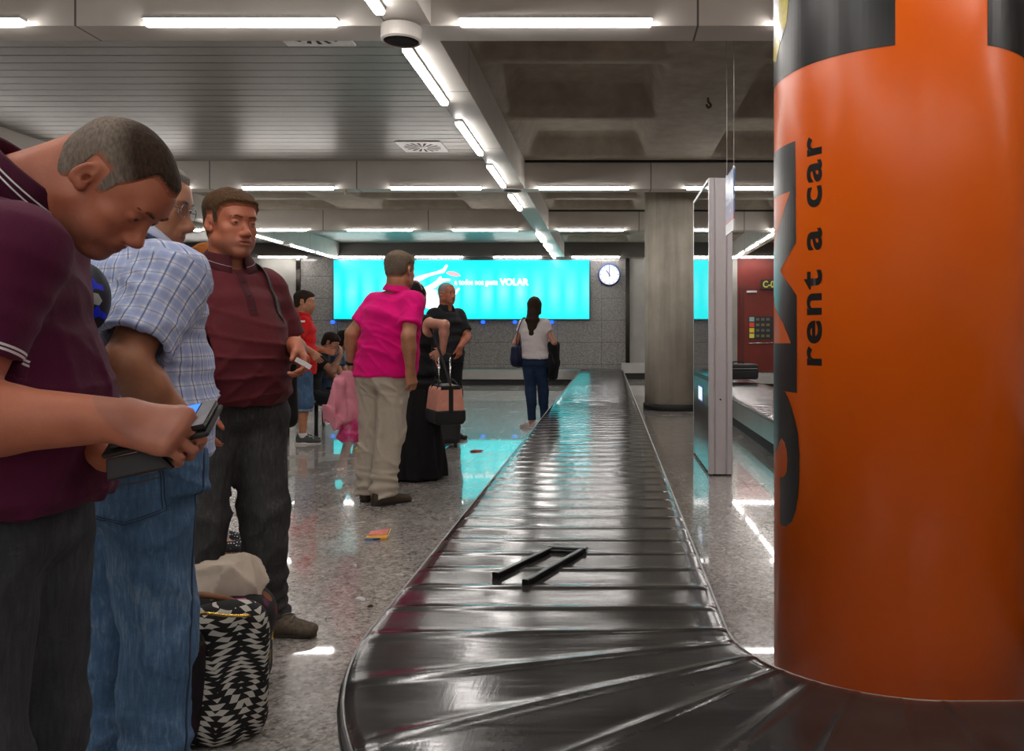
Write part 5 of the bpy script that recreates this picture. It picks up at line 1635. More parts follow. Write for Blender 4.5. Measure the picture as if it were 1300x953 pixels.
# ---------------------------------------------------------------- the man in the plaid shirt
def man_plaid():
    base, face = (-1.185, 1.98), 55
    L = lambda p: toloc(base, face, p); D = lambda v: dloc(face, v)
    wr = L((-.995, 1.895, .985)); dirn = D((.03, .06, -1))
    def pocket(b):
        S, E, W, A = b.arm[1]; return [(ECone(W + unit(dirn) * .045, W + unit(dirn) * .15, (.044, .028), (.040, .024), u=D((.57, .82, 0))), .03)]
    JE = m_denim('blue_denim', (.085, .165, .29), (.32, .43, .55), .75)
    P = person('man in blue plaid shirt and blue jeans with a hand in his pocket', base, face, H=1.69, lean=(0, .02), hump=.02, wid=1.10, dep=1.1, belly=((0, .06, 1.02), (.15, .11, .18)),
        neck=(0, .035, -.045), head=(-46, 12, 0), shy=.01, legs={1: dict(ankle=L((-1.095, 1.92, .084)), toe=8), -1: dict(ankle=L((-1.335, 2.08, .084)), toe=8)},
        arms={1: dict(wrist=wr, pole=(.5, -1, -.1), d=dirn, n=D((-.82, .57, 0)), t=D((.57, .82, 0)), curl=(.2, .2, .25, .3), thumb=(.12, .2, .1), spread=.0),
              -1: dict(wrist=L((-1.38, 2.30, .98)), pole=(-.6, -.8, -.3))},
        skin=SK_TAN, hair=short_hair(front=.075, top=.012, side=.004, rough=.0015, recede=.02), hairm=m_hair('grey_cropped_hair', (.22, .20, .18)),
        top=shirt(plaid_mat(), hem=.93, sleeve=.80, off=.022, loose=.02, res=.0075, fold=.0055, sr=.078, seed=11, nm='plaid_shirt', crz=.012),
        bottom=trousers(JE, waist=.965, r=(.100, .080, .074), legk=.012, res=.0075, fold=.006, stack=.012, crz=.014, nm='blue_jeans', seat=1, off=.016, extra=pocket),
        shoes=shoe_pair(mat('grey_trainers', (.10, .10, .11), .7), WHITE_SOLE),
        collar=polo_collar(plaid_mat(), None, r=.072, hgt=.035), res=.009, hres=.005)
    # right-hand front pocket bulge over the tucked hand
    bv = bvh_of(P.pants)
    TH = mat('denim_thread', (.035, .055, .10), .9); RV = mat('copper_stitch', (.16, .09, .05), .8)
    back = Vector(dloc(face, (.18, -.98, 0)))
    R3 = Matrix.Rotation(math.radians(90 - face), 3, 'Z')
    # back pocket seen from the viewpoint: on the right buttock
    u = Vector((0, 0, 1)).cross(back).normalized() * 1
    o = Vector((.135, -.06, .855)) + back * .3
    po = [(-.078, .075), (.078, .070), (.082, -.062), (.0, -.088), (-.074, -.058)]
    bm = patch_on(bv, po, o, u, (0, 0, 1), -back, .0035, 10); pk = obj('back_pocket', bm, JE, P.pants, True)
    def seam(pts, nm='stitching', m=TH, r=.0013, off=.0042):
        tube_on(P, bv, pts, o, u, (0, 0, 1), -back, r, nm, m, P.pants, off)
    def dense(pts, n=14):
        out = []
        for a, c in zip(pts, pts[1:]):
            for i in range(n): out.append((a[0] + (c[0] - a[0]) * i / n, a[1] + (c[1] - a[1]) * i / n))
        return out + [pts[-1]]
    seam(dense(po + [po[0]])); seam(dense([(p[0] * .93, p[1] * .93) for p in po] + [(po[0][0] * .93, po[0][1] * .93)]))
    seam(dense([(-.076, .018), (-.02, .006), (.03, .010), (.08, .018)]), m=RV, r=.0016)
    seam(dense([(-.15, .128), (.2, .120)], 30), r=.002, off=.001); seam(dense([(-.15, .165), (.2, .157)], 30), r=.002, off=.001)
    # side seam down the right leg
    sd = Vector(dloc(face, (.62, -.78, 0))); su = Vector((0, 0, 1)).cross(sd).normalized()
    tube_on(P, bv, [(.105 - .045 * (1 - z) , z) for z in np.linspace(.1, .93, 50)], Vector((.10, 0, 0)) + sd * .4, su, (0, 0, 1), -sd, .0028, 'side_seam', TH, P.pants, .001)
    # shirt pocket-less; spectacles
    bm = bmesh.new()
    for q in (-1, 1):
        c = P.hp(q * .033, .097, .004); ring = [Vector(P.hp(q * .033 + .022 * math.cos(a), .097, .004 + .017 * math.sin(a))) for a in np.linspace(0, 2 * PI, 17)]
        tube(bm, ring, .0011, 6)
        tube(bm, [P.hp(q * .056, .095, .008), P.hp(q * .078, .03, .012), P.hp(q * .082, -.02, .012)], .0012, 6)
    tube(bm, [P.hp(-.011, .099, .008), P.hp(0, .102, .011), P.hp(.011, .099, .008)], .0012, 6)
    r = obj('spectacles', bm, mat('thin_metal', (.3, .3, .32), .2, .9), None, True)
    r.matrix_world = P.M; tag(r, 'thin wire spectacles on the face of the plaid shirted man', 'glasses')
    return P

# ---------------------------------------------------------------- the big man in the dark red polo
def man_redpolo():
    base, face = (-1.50, 3.2), -42
    L = lambda p: toloc(base, face, p); D = lambda v: dloc(face, v)
    an_l = L((-1.375, 3.235, .087)); an_r = L((-1.565, 3.03, .087))
    P = person('heavy man in dark red polo and charcoal jeans looking to the right', base, face, H=1.78, lean=(0, -.035), wid=1.08, dep=1.10, belly=((0, .105, 1.11), (.165, .125, .22)),
        neck=(0, .035, -.015), head=(6, 3, 0), hs=1.05, shz=-.02, shw=.150, limb=1.05,
        arms={1: dict(wrist=L(at(260, 538, 2.84)), pole=(.8, -.6, 0), d=D((.1, -.05, -1)), n=D((.5, .75, 0)), t=D((.7, -.5, 0))),
              -1: dict(wrist=L(at(375, 437, 3.17)), pole=D((-.35, 1, -.35)), d=D((.50, -.35, -.75)), n=D((-.55, -.55, -.35)), t=D((.5, -.6, .4)), curl=(.55, .75, .85, .9), thumb=(.45, .45, .25), hs=1.12)},
        legs={1: dict(ankle=an_r, toe=10), -1: dict(ankle=an_l, toe=30)},
        skin=SK_RUDDY, hair=short_hair(front=.066, top=.022, side=.007, nape=-.058, rough=.0045, seed=6, low=(.07, .03)), hairm=m_hair('short_brown_hair', (.085, .045, .022), (.07, .045, .028), (.44, .145, .078)), lid=.0036,
        top=shirt(polo_mat('dark_red_pique', (.105, .015, .021)), hem=.915, sleeve=.80, off=.012, loose=.010, res=.0075, fold=.0055, sr=.078, seed=9, crz=.010),
        bottom=trousers(m_denim('black_denim', (.050, .049, .050), (.15, .145, .14), .6), waist=.945, r=(.115, .082, .074), res=.009, fold=.006, stack=.012, crz=.011, nm='charcoal_jeans', cuff=.035),
        shoes=shoe_pair(boots(), mat('brown_sole', (.07, .05, .035), .7), 'walking_boot', h=.12, L=1.1, laces=LACE, wdt=1.12),
        collar=polo_collar(polo_mat('dark_red_collar', (.06, .009, .013)), mat('pale_piping', (.42, .25, .28), .8), r=.074, hgt=.034, open_=.30, tip=.03),
        res=.010, hres=.0028, handres=.006)
    # placket with buttons down from the open collar
    bv = bvh_of(P.shirt)
    o = (0, .6, P.neck[2] - .11)
    bm = patch_on(bv, [(-.017, .06), (.017, .06), (.017, -.11), (-.017, -.11)], o, (1, 0, 0), (0, 0, 1), (0, -1, 0), .003, 10); obj('placket', bm, polo_mat('dark_red_collar2', (.060, .009, .013)), P.shirt, True)
    for z in (.02, -.035, -.09):
        h = bv.ray_cast(Vector((0, .6, o[2] + z)), Vector((0, -1, 0)))
        if h[0]:
            bm = bmesh.new(); lathe(bm, [(0, .004), (.0055, .004), (.006, 0)], h[0] + Vector((0, .003, 0)), 14, 'y'); obj('button', bm, mat('button_dark', (.04, .02, .025), .3), P.shirt)
    bv = bvh_of(P.pants); TH = mat('charcoal_thread', (.06, .058, .055), .9)
    tube_on(P, bv, [(0, z) for z in np.linspace(.80, .92, 12)], (0, .6, 0), (1, 0, 0), (0, 0, 1), (0, -1, 0), .002, 'fly_seam', TH, P.pants)
    for q in (-1, 1):
        tube_on(P, bv, [(q * (.085 + .07 * k), .925 - .10 * k ** 2.2) for k in np.linspace(0, 1, 14)], (0, .6, 0), (1, 0, 0), (0, 0, 1), (0, -1, 0), .002, 'pocket_seam', TH, P.pants)
    # ticket in his left hand
    c = at(385, 461, 3.075)
    o = obj('ticket', B((-.032, -.0015, -.009), (.032, .0015, .009)), M_WHITE); o.location = c; o.rotation_euler = (.2, .55, .3); tag(o, 'small white ticket held by the man in dark red polo', 'ticket')
    # shoulder bag: strap over the left shoulder, bag behind the hip
    r = empty('messenger_bag', P.W((-.245, -.15, .985)), math.radians(face - 90), 'black bag slung from the left shoulder of the man in dark red', 'bag')
    Lr = Vector((-.245, -.15, .985))
    g = Grid((-.12, -.22, -.24), (.12, .22, .22), .01); g.add(RBox((-.02, -.02, -.02), (.05, .115, .165), .035)); g.fun(lambda x, y, z: .006 * wob(2, (22, 22, 22))(x, y, z))
    g.mesh('bag_body', m_cloth('bag_black_nylon', (.013, .013, .014), .6), r)
    S = P.S[-1]; sv = bvh_of(P.shirt); pts = []
    for k in np.linspace(0, 1, 15):
        q = Vector((S[0] * .62 - .045 * k, -.13 + .30 * k, 1.7)); h = sv.ray_cast(q, Vector((0, 0, -1)))
        if h[0] and h[0].z > 1.2: pts.append(h[0] + Vector((0, 0, .004)) - Lr)
    pts = [Vector((-.02, -.08, .13))] + pts + [Vector((S[0] * .72, .14, 1.25)) - Lr, Vector((S[0] * .88, .06, 1.14)) - Lr, Vector((-.02, .06, .13))]
    bm = bmesh.new(); tube(bm, smooth_path(pts, 3), 0, 8, flat=(.024, .0025)); obj('bag_strap', bm, M_NYL, r, True)
    return P

# ---------------------------------------------------------------- ginger traveller half hidden behind
def ginger():
    base, face = (-2.24, 4.5), 10
    L = lambda p: toloc(base, face, p)
    P = person('person with ginger hair and polka dot shoes hidden behind the man in dark red', base, face, H=1.70, female=True,
        legs={1: dict(ankle=L((-2.13, 4.40, .083)), toe=4), -1: dict(ankle=L((-2.30, 4.62, .083)), toe=4)}, head=(10, 10, 0),
        skin=SK_FAIR, hair=short_hair(front=.06, top=.022, side=.014, nape=-.08, rough=.004, seed=3), hairm=m_hair('ginger_hair', (.33, .10, .02)),
        top=shirt(m_cloth('navy_top', (.02, .025, .05)), hem=.88, seed=3, fold=.004),
        bottom=trousers(m_cloth('navy_capri', (.012, .014, .024)), short=1.42, r=(.095, .07, .068), nm='capri_trousers'), res=.011,
        shoes=shoe_pair(polka(), mat('tan_sole', (.36, .20, .12), .7), 'polka_dot_shoe', low=True))
    for q in (-1, 1):
        hj, kn, an, fw = P.leg[q]
        bm = bmesh.new(); lathe(bm, [(.046, -.05), (.046, .035), (.043, .05), (.041, .045)], an + V3(0, 0, .02), 24); obj('sock', bm, mat('white_sock', (.62, .60, .58), .9, bump=.3), P.root, True)
    return P
def polka():
    t = NT('polka_canvas'); v = t.n('ShaderNodeTexVoronoi'); t.l(t.coord('Object'), v.inputs['Vector']); v.inputs['Scale'].default_value = 75; v.inputs['Randomness'].default_value = .15
    t.base(t.mix(t.math('LESS_THAN', v.outputs['Distance'], .28), (.012, .012, .014), (.6, .6, .6))); t.p(.8); return t.m

# ---------------------------------------------------------------- man in the magenta polo
def man_pink():
    base, face = (-1.605, 5.72), 60
    L = lambda p: toloc(base, face, p); D = lambda v: dloc(face, v)
    P = person('man in magenta polo and beige trousers seen from behind', base, face, H=1.80, lean=(.115, .02), hump=.015, wid=1.10, dep=1.15, belly=((0, .07, 1.05), (.15, .11, .18)),
        neck=(.01, .025, -.02), head=(8, 4, 0), hs=1.06, limb=1.0, armk=.92,
        arms={1: dict(wrist=L(at(521, 470, 5.52)), pole=(.6, -1, -.1), d=D((.12, .1, -1)), n=D((-.7, .5, 0)), t=D((.6, .7, 0)), curl=(.4, .5, .55, .6)),
              -1: dict(wrist=L(at(446, 462, 5.80)), pole=(-.15, -1, -.1), d=D((-.15, .15, -1)), n=D((.8, .3, 0)), t=D((0, 1, 0)), curl=(.9, .95, 1, 1))},
        legs={1: dict(ankle=L((-1.60, 5.67, .087)), toe=22), -1: dict(ankle=L((-1.74, 5.82, .087)), toe=8)},
        skin=SK_TAN, hair=short_hair(front=.066, top=.016, side=.008, nape=-.050, rough=.0045, brow=False, seed=8, fr=120), hairm=m_hair('greying_brown_hair', (.15, .10, .06), (.13, .10, .075), (.42, .185, .10)),
        top=shirt(polo_mat('magenta_pique', (.74, .0015, .18)), hem=.885, sleeve=.68, off=.016, loose=.016, res=.0085, fold=.0030, sr=.074, seed=21, boxy=True, crz=.011),
        bottom=trousers(m_cloth('beige_cotton', (.47, .41, .33), .85, namt=.06), waist=.96, r=(.108, .088, .084), legk=.02, res=.0085, fold=.008, stack=.016, nm='beige_trousers', seat=1, cuff=.030, off=.022, crz=.016),
        shoes=shoe_pair(mat('brown_leather', (.055, .03, .016), .45), BLACK_SOLE, 'brown_shoe', L=1.1),
        collar=polo_collar(polo_mat('magenta_collar', (.70, .0015, .17)), None, r=.068, hgt=.036), res=.010, hres=.006)
    W = P.arm[-1][2]; dd = unit(P.arm[-1][1] - W)
    bm = bmesh.new(); lathe(bm, [(.034, -.012), (.038, -.012), (.038, .012), (.034, .012)], (0, 0, 0), 20)
    o = obj('wristwatch', bm, BLACKC, None, True); q = Vector(dd).to_track_quat('Z', 'Y').to_matrix().to_4x4()
    o.matrix_world = P.M @ Matrix.Translation(Vector(W + dd * .015)) @ q; tag(o, 'black watch strap on the left wrist of the man in magenta', 'watch')
    hand = P.W(W + unit(V3(P.arm[-1][3]['d'])) * .085)
    return P, hand

# ---------------------------------------------------------------- woman in the long black dress
def woman_black():
    base, face = (-1.63, 6.75), 62
    L = lambda p: toloc(base, face, p); D = lambda v: dloc(face, v)
    def skirt(b, s, dz):
        g = Grid((-.45, -.45, -.005), (.45, .45, 1.12 * s), .012)
        p2 = b.stations[2]; p1 = b.stations[1]; p0 = b.stations[0]
        g.add(ECone(p0[0], p2[0], (p0[1][0] + .02, p0[1][1] + .03), (p2[1][0] + .012, p2[1][1] + .012)), .03)
        g.add(ECone((0, 0, .02), p0[0], (.265, .235), (p0[1][0] + .02, p0[1][1] + .03), rc=.02), .06)
        def fo(x, y, z):
            a = np.arctan2(y, x); t = np.clip((.9 - z) / .8, 0, 1)
            return t * (.018 * np.sin(a * 9 + 2 * np.sin(z * 3)) + .007 * np.sin(a * 21 + 1.3))
        g.fun(fo); g.cut((0, 0, .012), (0, 0, -1)); b.pants = g.mesh('long_skirt', BLACKC, b.root, 1)
    P = person('woman with long black hair in a long black sleeveless dress, hand on hip', base, face, H=1.64, female=True, wid=1.15, dep=1.15, bust=.9, head=(-6, 0, 0), limb=1.08,
        arms={1: dict(wrist=L(at(562, 446, 6.55)), pole=(1, -.35, -.1), d=D((-.85, .15, -.35)), n=D((-.25, .8, -.3)), t=D((0, .2, 1)), curl=(.25, .3, .3, .35), thumb=(.9, .1, .1)),
              -1: dict(wrist=L((-1.80, 6.95, .92)), pole=(-.4, -1, 0))},
        skin=SK_FAIR, hair=long_hair(.44, .085, .05), hairm=m_hair('black_hair', (.008, .007, .007)),
        top=shirt(BLACKC, hem=.92, off=.010, tank=True, seed=2, res=.010, nm='black_top', loose=.004, hollow=False), bottom=skirt, shoes=shoe_pair(BLACKC, BLACK_SOLE, low=True), res=.010, hres=.007)
    # thin head band
    bm = bmesh.new(); ring = [Vector(P.hp(.089 * math.cos(a), -.015 + .03 * math.sin(a) * 0 + .0, .045 + .092 * math.sin(a))) for a in np.linspace(.1, PI - .1, 20)]
    tube(bm, ring, 0, 8, flat=(.003, .008)); o = obj('hair_band', bm, mat('silver_pink_band', (.45, .25, .28), .3, .4), None, True); o.matrix_world = P.M
    tag(o, 'thin shiny head band on the long black hair', 'hair band')
    return P

def man_black():
    base, face = (-1.87, 9.25), -38
    L = lambda p: toloc(base, face, p); D = lambda v: dloc(face, v)
    return person('grey haired man in black shirt and trousers standing behind the woman in black', base, face, H=1.80, wid=1.1, dep=1.1, head=(0, 0, 0),
        arms={-1: dict(wrist=L(at(584, 440, 9.1)), pole=(-.9, -.2, .1), d=D((-.15, .15, -1)), n=D((-.6, .4, 0)), t=D((.6, -.7, 0))), 1: dict(wrist=L((-2.0, 9.05, .95)), pole=(.4, -1, 0))},
        skin=SK_RUDDY, hair=short_hair(front=.074, top=.008, side=.004, rough=.0015, recede=.03), hairm=m_hair('white_grey_hair', (.30, .28, .26), None, (.44, .145, .078)),
        top=shirt(m_cloth('black_shirt', (.014, .014, .016)), hem=.87, sleeve=.75, sr=.08, loose=.02, off=.016), bottom=trousers(BLACKC, waist=.97, r=(.105, .08, .075), nm='black_trousers'),
        shoes=shoe_pair(mat('black_leather', (.015, .014, .013), .35), BLACK_SOLE), collar=polo_collar(BLACKC, None, r=.068), res=.011, hres=.007)

def woman_white():
    base, face = (-.955, 10.35), 78
    L = lambda p: toloc(base, face, p); D = lambda v: dloc(face, v)
    P = person('woman with long brown hair in white tee and skinny jeans facing away', base, face, H=1.69, female=True, wid=.98, dep=1.0, lean=(-.01, .02), head=(0, 6, 0),
        arms={-1: dict(wrist=L((-1.10, 10.62, 1.12)), pole=(-.4, -1, -.3)), 1: dict(wrist=L((-.73, 10.52, 1.0)), pole=(.6, -.8, -.2), d=D((.1, .9, -.2)))},
        legs={-1: dict(ankle=L((-.985, 10.30, .083)), toe=68), 1: dict(ankle=L((-.845, 10.52, .083)), toe=10)},
        skin=SK_FAIR, hair=long_hair(.36, .080, .04, .05, spread=.75), hairm=m_hair('dark_brown_hair', (.035, .021, .014)),
        top=shirt(m_cloth('white_tee', (.66, .60, .60), namt=.05), boxy=True, hem=.93, sleeve=.42, sr=.066, loose=.022, off=.012, fold=.007, nm='white_tee_shirt', neckcut=.062), bottom=trousers(m_denim('navy_denim', (.018, .036, .085), (.05, .09, .16), .5), waist=.96, r=(.092, .066, .052), nm='skinny_jeans', off=.010, cuff=.07, stack=.004, crz=.002, fold=.002),
        shoes=shoe_pair(mat('pale_pink_canvas', (.56, .46, .46), .8), WHITE_SOLE, 'slip_on_shoe', low=True), res=.010, hres=.008)
    # navy tote on her left shoulder
    c = P.W((-.21, -.06, .93))
    r = empty('tote_bag', c, math.radians(face - 90), 'navy blue shoulder bag on the woman in the white tee', 'bag')
    g = Grid((-.16, -.25, -.2), (.16, .25, .3), .011); g.add(RBox((0, .02, 0), (.06, .17, .14), .05)); g.add(Ell((0, .02, -.05), (.085, .18, .10)), .04); g.fun(lambda x, y, z: .008 * wob(7, (18, 18, 26))(x, y, z))
    NV = m_cloth('navy_leather', (.008, .013, .042), .55); g.mesh('tote_body', NV, r)
    for y in (-.06, .09):
        bm = bmesh.new(); tube(bm, smooth_path([(0, y, .12), (.01, y * .8 + .0, .28), (.055, y * .5 + .03, .46), (.075, .045, .487), (.07, .03 + .05, .47), (.03, y * .4 + .09, .30), (.015, y + .05, .13)], 5), 0, 8, flat=(.011, .003)); obj('tote_strap', bm, NV, r, True)
    # black coat over her right forearm
    c = P.W((.22, .06, 1.05))
    r = empty('coat', c, math.radians(face - 90), 'black coat draped over the right arm of the woman in white', 'coat')
    g = Grid((-.14, -.2, -.5), (.16, .22, .13), .011)
    g.add(ECone((0, .03, .02), (.0, .04, -.22), (.07, .13), (.06, .15), rc=.05)); g.add(ECone((.0, .04, -.2), (-.01, .05, -.40), (.06, .15), (.045, .12), rc=.03), .04)
    g.fun(lambda x, y, z: .010 * np.sin(y * 55 + 2 * np.sin(z * 6)) + .006 * wob(5, (20, 20, 12))(x, y, z)); g.mesh('coat_cloth', BLACKC, r)
    return P

def man_red():
    base, face = (-3.40, 8.92), 22
    L = lambda p: toloc(base, face, p); D = lambda v: dloc(face, v)
    P = person('man in bright red tee and denim shorts standing beside the seated people', base, face, H=1.68, head=(-18, 2, 0), hs=1.04, wid=1.0, dep=1.05, lean=(0, .01),
        arms={1: dict(wrist=L(at(397, 447, 8.75)), pole=(.5, -1, 0), d=D((.5, 0, -.7)), n=D((-.2, .9, 0)), t=D((.7, 0, .6))), -1: dict(wrist=L((-3.2, 9.1, 1.02)), pole=(-.5, -1, -.2))},
        skin=SK_TAN, hair=short_hair(front=.062, top=.022, side=.008, rough=.003), hairm=m_hair('dark_short_hair', (.035, .022, .014)),
        top=shirt(polo_mat('bright_red_jersey', (.60, .008, .010)), hem=.80, sleeve=.66, sr=.078, loose=.016, nm='red_tee_shirt'), bottom=trousers(m_denim('faded_denim', (.055, .105, .19), (.2, .28, .38), .6), waist=.95, short=1.26, r=(.105, .088, .088), nm='denim_shorts'),
        shoes=shoe_pair(mat('dark_grey_canvas', (.05, .055, .055), .8), WHITE_SOLE, 'trainer', laces=WHITE_SOLE), collar=polo_collar(polo_mat('red_rib', (.5, .007, .009)), None, r=.068, hgt=.03), res=.010, hres=.006)
    bv = bvh_of(P.shirt); W = dloc(face, (.25, -.97, 0)); bk = Vector(W); u = Vector((0, 0, 1)).cross(bk).normalized()
    bm = patch_on(bv, [(-.05, -.008), (.05, -.008), (.05, .012), (-.05, .012)], Vector((0, 0, 1.345)) + bk * .5, u, (0, 0, 1), -bk, .003, 5); obj('back_print', bm, M_WHITE, P.shirt)
    for q in (-1, 1):
        bm = bmesh.new(); lathe(bm, [(.047, -.02), (.047, .02), (.044, .03), (.042, .022)], P.leg[q][2] + V3(0, 0, .012), 20); obj('sock', bm, mat('white_sock', (.62, .60, .58), .9), P.root, True)
        hj, kn, an, fw = P.leg[q]; d = unit(an - kn); e = kn + (an - kn) * .24
        bm = bmesh.new(); R_ = .088
        lathe(bm, [(R_, -.014), (R_ + .003, -.014), (R_ + .003, .014), (R_, .014)], e, 28); obj('turn_up', bm, m_denim('pale_denim_cuff', (.17, .21, .26)), P.pants, True)
    return P

def bench():
    r = empty('waiting_bench', (-3.62, 10.1, 0), 0, 'grey metal waiting bench behind the man in red', 'bench')
    bm = bmesh.new()
    for k in range(4): box(bm, (-.22, -.82 + .41 * k + .01, .415), (.22, -.42 + .41 * k, .44))
    obj('bench_seat', bm, M_STEEL, r, bevel=.008)
    bm = bmesh.new()
    for k in range(4): box(bm, (-.25, -.82 + .41 * k + .01, .50), (-.225, -.42 + .41 * k, .84))
    obj('bench_back', bm, M_STEEL, r, bevel=.008)
    for y in (-.6, .6):
        bm = bmesh.new(); tube(bm, [(-.18, y, 0), (-.18, y, .41)], .022); tube(bm, [(.16, y, 0), (.16, y, .41)], .022); tube(bm, [(-.18, y, .40), (-.235, y, .5), (-.238, y, .8)], .016); obj('bench_leg', bm, M_DARK, r, True)
    return r

def seated(label, base, face, H, hip, head, ankles, arms, **kw):
    L = lambda p: toloc(base, face, p)
    return person(label, base, face, H=H, hipz=hip, legs={q: dict(ankle=V3(*ankles[q]), pole=(0, 1, .9), toe=6) for q in (-1, 1)}, arms=arms, head=head, **kw)

def sitters():
    SHOEB = mat('turquoise_canvas', (.01, .17, .33), .7)
    # youngster with a hand on the face
    base, face = (-3.55, 9.48), 5
    P = seated('youngster with short dark hair and blue slip-ons sitting with hand on face', base, face, 1.58, .50, (-10, 24, 0), {1: (.09, .50, .08), -1: (-.09, .42, .08)},
        {1: dict(wrist=(.10, .40, .965), pole=(.4, .3, -1), d=(-.3, -.05, 1), n=(-.2, -1, 0), t=(-1, 0, 0), curl=(.5, .5, .6, .6)), -1: dict(wrist=(-.06, .38, .66), pole=(-.6, -.4, -.6))},
        lean=(0, .20), hump=.06, skin=SK_DEEP, hair=short_hair(front=.055, top=.024, side=.014, nape=-.07, rough=.004), hairm=m_hair('dark_bob_hair', (.022, .014, .010)), neck=(0, .07, -.05),
        top=shirt(m_cloth('black_tee', (.012, .012, .013)), hem=.86, sleeve=.6, nm='black_tee_shirt'), bottom=trousers(m_cloth('black_shorts_cloth', (.014, .014, .016)), waist=.96, short=.98, r=(.098, .080, .08), nm='black_shorts'),
        shoes=shoe_pair(SHOEB, WHITE_SOLE, 'blue_slip_on', low=True), res=.011, hres=.007)
    base, face = (-3.55, 9.98), 12
    seated('woman with long dark hair and denim top sitting beside the youngster', base, face, 1.62, .50, (-4, 26, 0), {1: (.10, .46, .08), -1: (-.08, .40, .08)},
        {1: dict(wrist=(.09, .42, .70), pole=(.6, -.3, -.6), d=(-.2, .9, .1), n=(-.3, 0, 1), t=(-.6, .2, .3), curl=(.7, .7, .8, .8)), -1: dict(wrist=(-.04, .42, .70), pole=(-.6, -.3, -.6))},
        lean=(0, .20), hump=.05, neck=(0, .06, -.04), skin=SK_TAN, hair=long_hair(.30, .09, .06, .05), hairm=m_hair('very_dark_hair', (.014, .010, .008)), female=True,
        top=shirt(m_cloth('denim_top', (.035, .065, .12)), hem=.86, sleeve=.6, nm='denim_top'), bottom=trousers(BLACKC, waist=.96, short=.98, r=(.10, .085, .085), nm='black_skirt'),
        shoes=shoe_pair(SHOEB, WHITE_SOLE, 'blue_slip_on', low=True), res=.011, hres=.008)
    base, face = (-3.42, 10.62), -8
    seated('person in white tee bent forward on the bench beyond the pink jacket', base, face, 1.72, .50, (-6, 30, 0), {1: (.12, .42, .085), -1: (-.10, .38, .085)},
        {1: dict(wrist=(.16, .46, .80), pole=(.7, -.3, -.5), d=(-.1, .7, -.6), n=(-.6, 0, -.5), t=(0, .4, .9)), -1: dict(wrist=(-.05, .42, .72), pole=(-.6, -.3, -.6))},
        lean=(0, .30), hump=.06, neck=(0, .08, -.05), skin=SK_TAN, hair=short_hair(), hairm=m_hair('black_short_hair', (.012, .010, .009)),
        top=shirt(m_cloth('white_jersey', (.62, .62, .64)), hem=.86, sleeve=.62, nm='white_tee_shirt'), bottom=trousers(m_cloth('dark_trousers', (.02, .02, .024)), waist=.96, nm='dark_trousers'),
        shoes=shoe_pair(BLACKC, BLACK_SOLE, 'dark_shoe'), res=.012, hres=.009)

# ---------------------------------------------------------------- luggage of the travellers
def m_pattern(name, kind):
    t = NT(name); c = t.coord('Object')
    if kind == 'ikat':
        nz = t.n('ShaderNodeTexNoise'); t.l(c, nz.inputs['Vector']); nz.inputs['Scale'].default_value = 7
        vm = t.n('ShaderNodeVectorMath', operation='MULTIPLY_ADD'); t.l(nz.outputs['Color'], vm.inputs[0]); vm.inputs[1].default_value = (.06, .06, .06); t.l(c, vm.inputs[2])
        p = t.sep(vm.outputs[0])
        u = t.math('MULTIPLY', t.math('ADD', p[0], t.math('MULTIPLY', p[1], .8)), 1.0)
        jag = t.math('MULTIPLY', t.math('SUBTRACT', t.math('FRACT', t.math('MULTIPLY', p[2], 62)), .5), .030)
        def tri(v, per):
            return t.math('MULTIPLY', t.math('ABSOLUTE', t.math('SUBTRACT', t.math('FRACT', t.math('DIVIDE', t.math('ADD', v, 10.03), per)), .5)), per)
        d = t.math('ADD', t.math('ADD', tri(u, .17), t.math('MULTIPLY', tri(p[2], .23), .75)), jag)
        s = t.math('FRACT', t.math('MULTIPLY', d, 15))
        t.base(t.mix(t.math('GREATER_THAN', s, .60), (.012, .011, .011), (.55, .52, .47)))
    elif kind == 'floral':
        v = t.n('ShaderNodeTexVoronoi'); t.l(c, v.inputs['Vector']); v.inputs['Scale'].default_value = 19
        colr = t.ramp(t.sep(v.outputs['Color'])[0], [(0, (.16, .018, .015)), (.2, (.20, .06, .015)), (.38, (.17, .13, .035)), (.5, (.03, .05, .025)), (.6, (.10, .015, .05)), (.7, (.012, .010, .012))], 'CONSTANT')
        pet = t.math('LESS_THAN', t.math('ADD', v.outputs['Distance'], t.math('MULTIPLY', t.noise(c, 40, 3), .35)), .62)
        t.base(t.mix(pet, (.014, .012, .013), colr))
    else:
        v = t.n('ShaderNodeTexVoronoi'); t.l(c, v.inputs['Vector']); v.inputs['Scale'].default_value = 9
        n = t.noise(c, 26, 3)
        col = t.ramp(t.sep(v.outputs['Color'])[1], [(0, (.02, .012, .02)), (.35, (.07, .02, .06)), (.55, (.05, .05, .022)), (.75, (.035, .012, .02)), (1, (.10, .07, .03))], 'CONSTANT')
        t.base(t.mix(t.ramp(n, [(.45, 0.0), (.55, .8)]), (.012, .010, .012), col))
    t.p(.75, 0, .3); t.bump(t.noise(c, 30, 4), .35, .006); return t.m

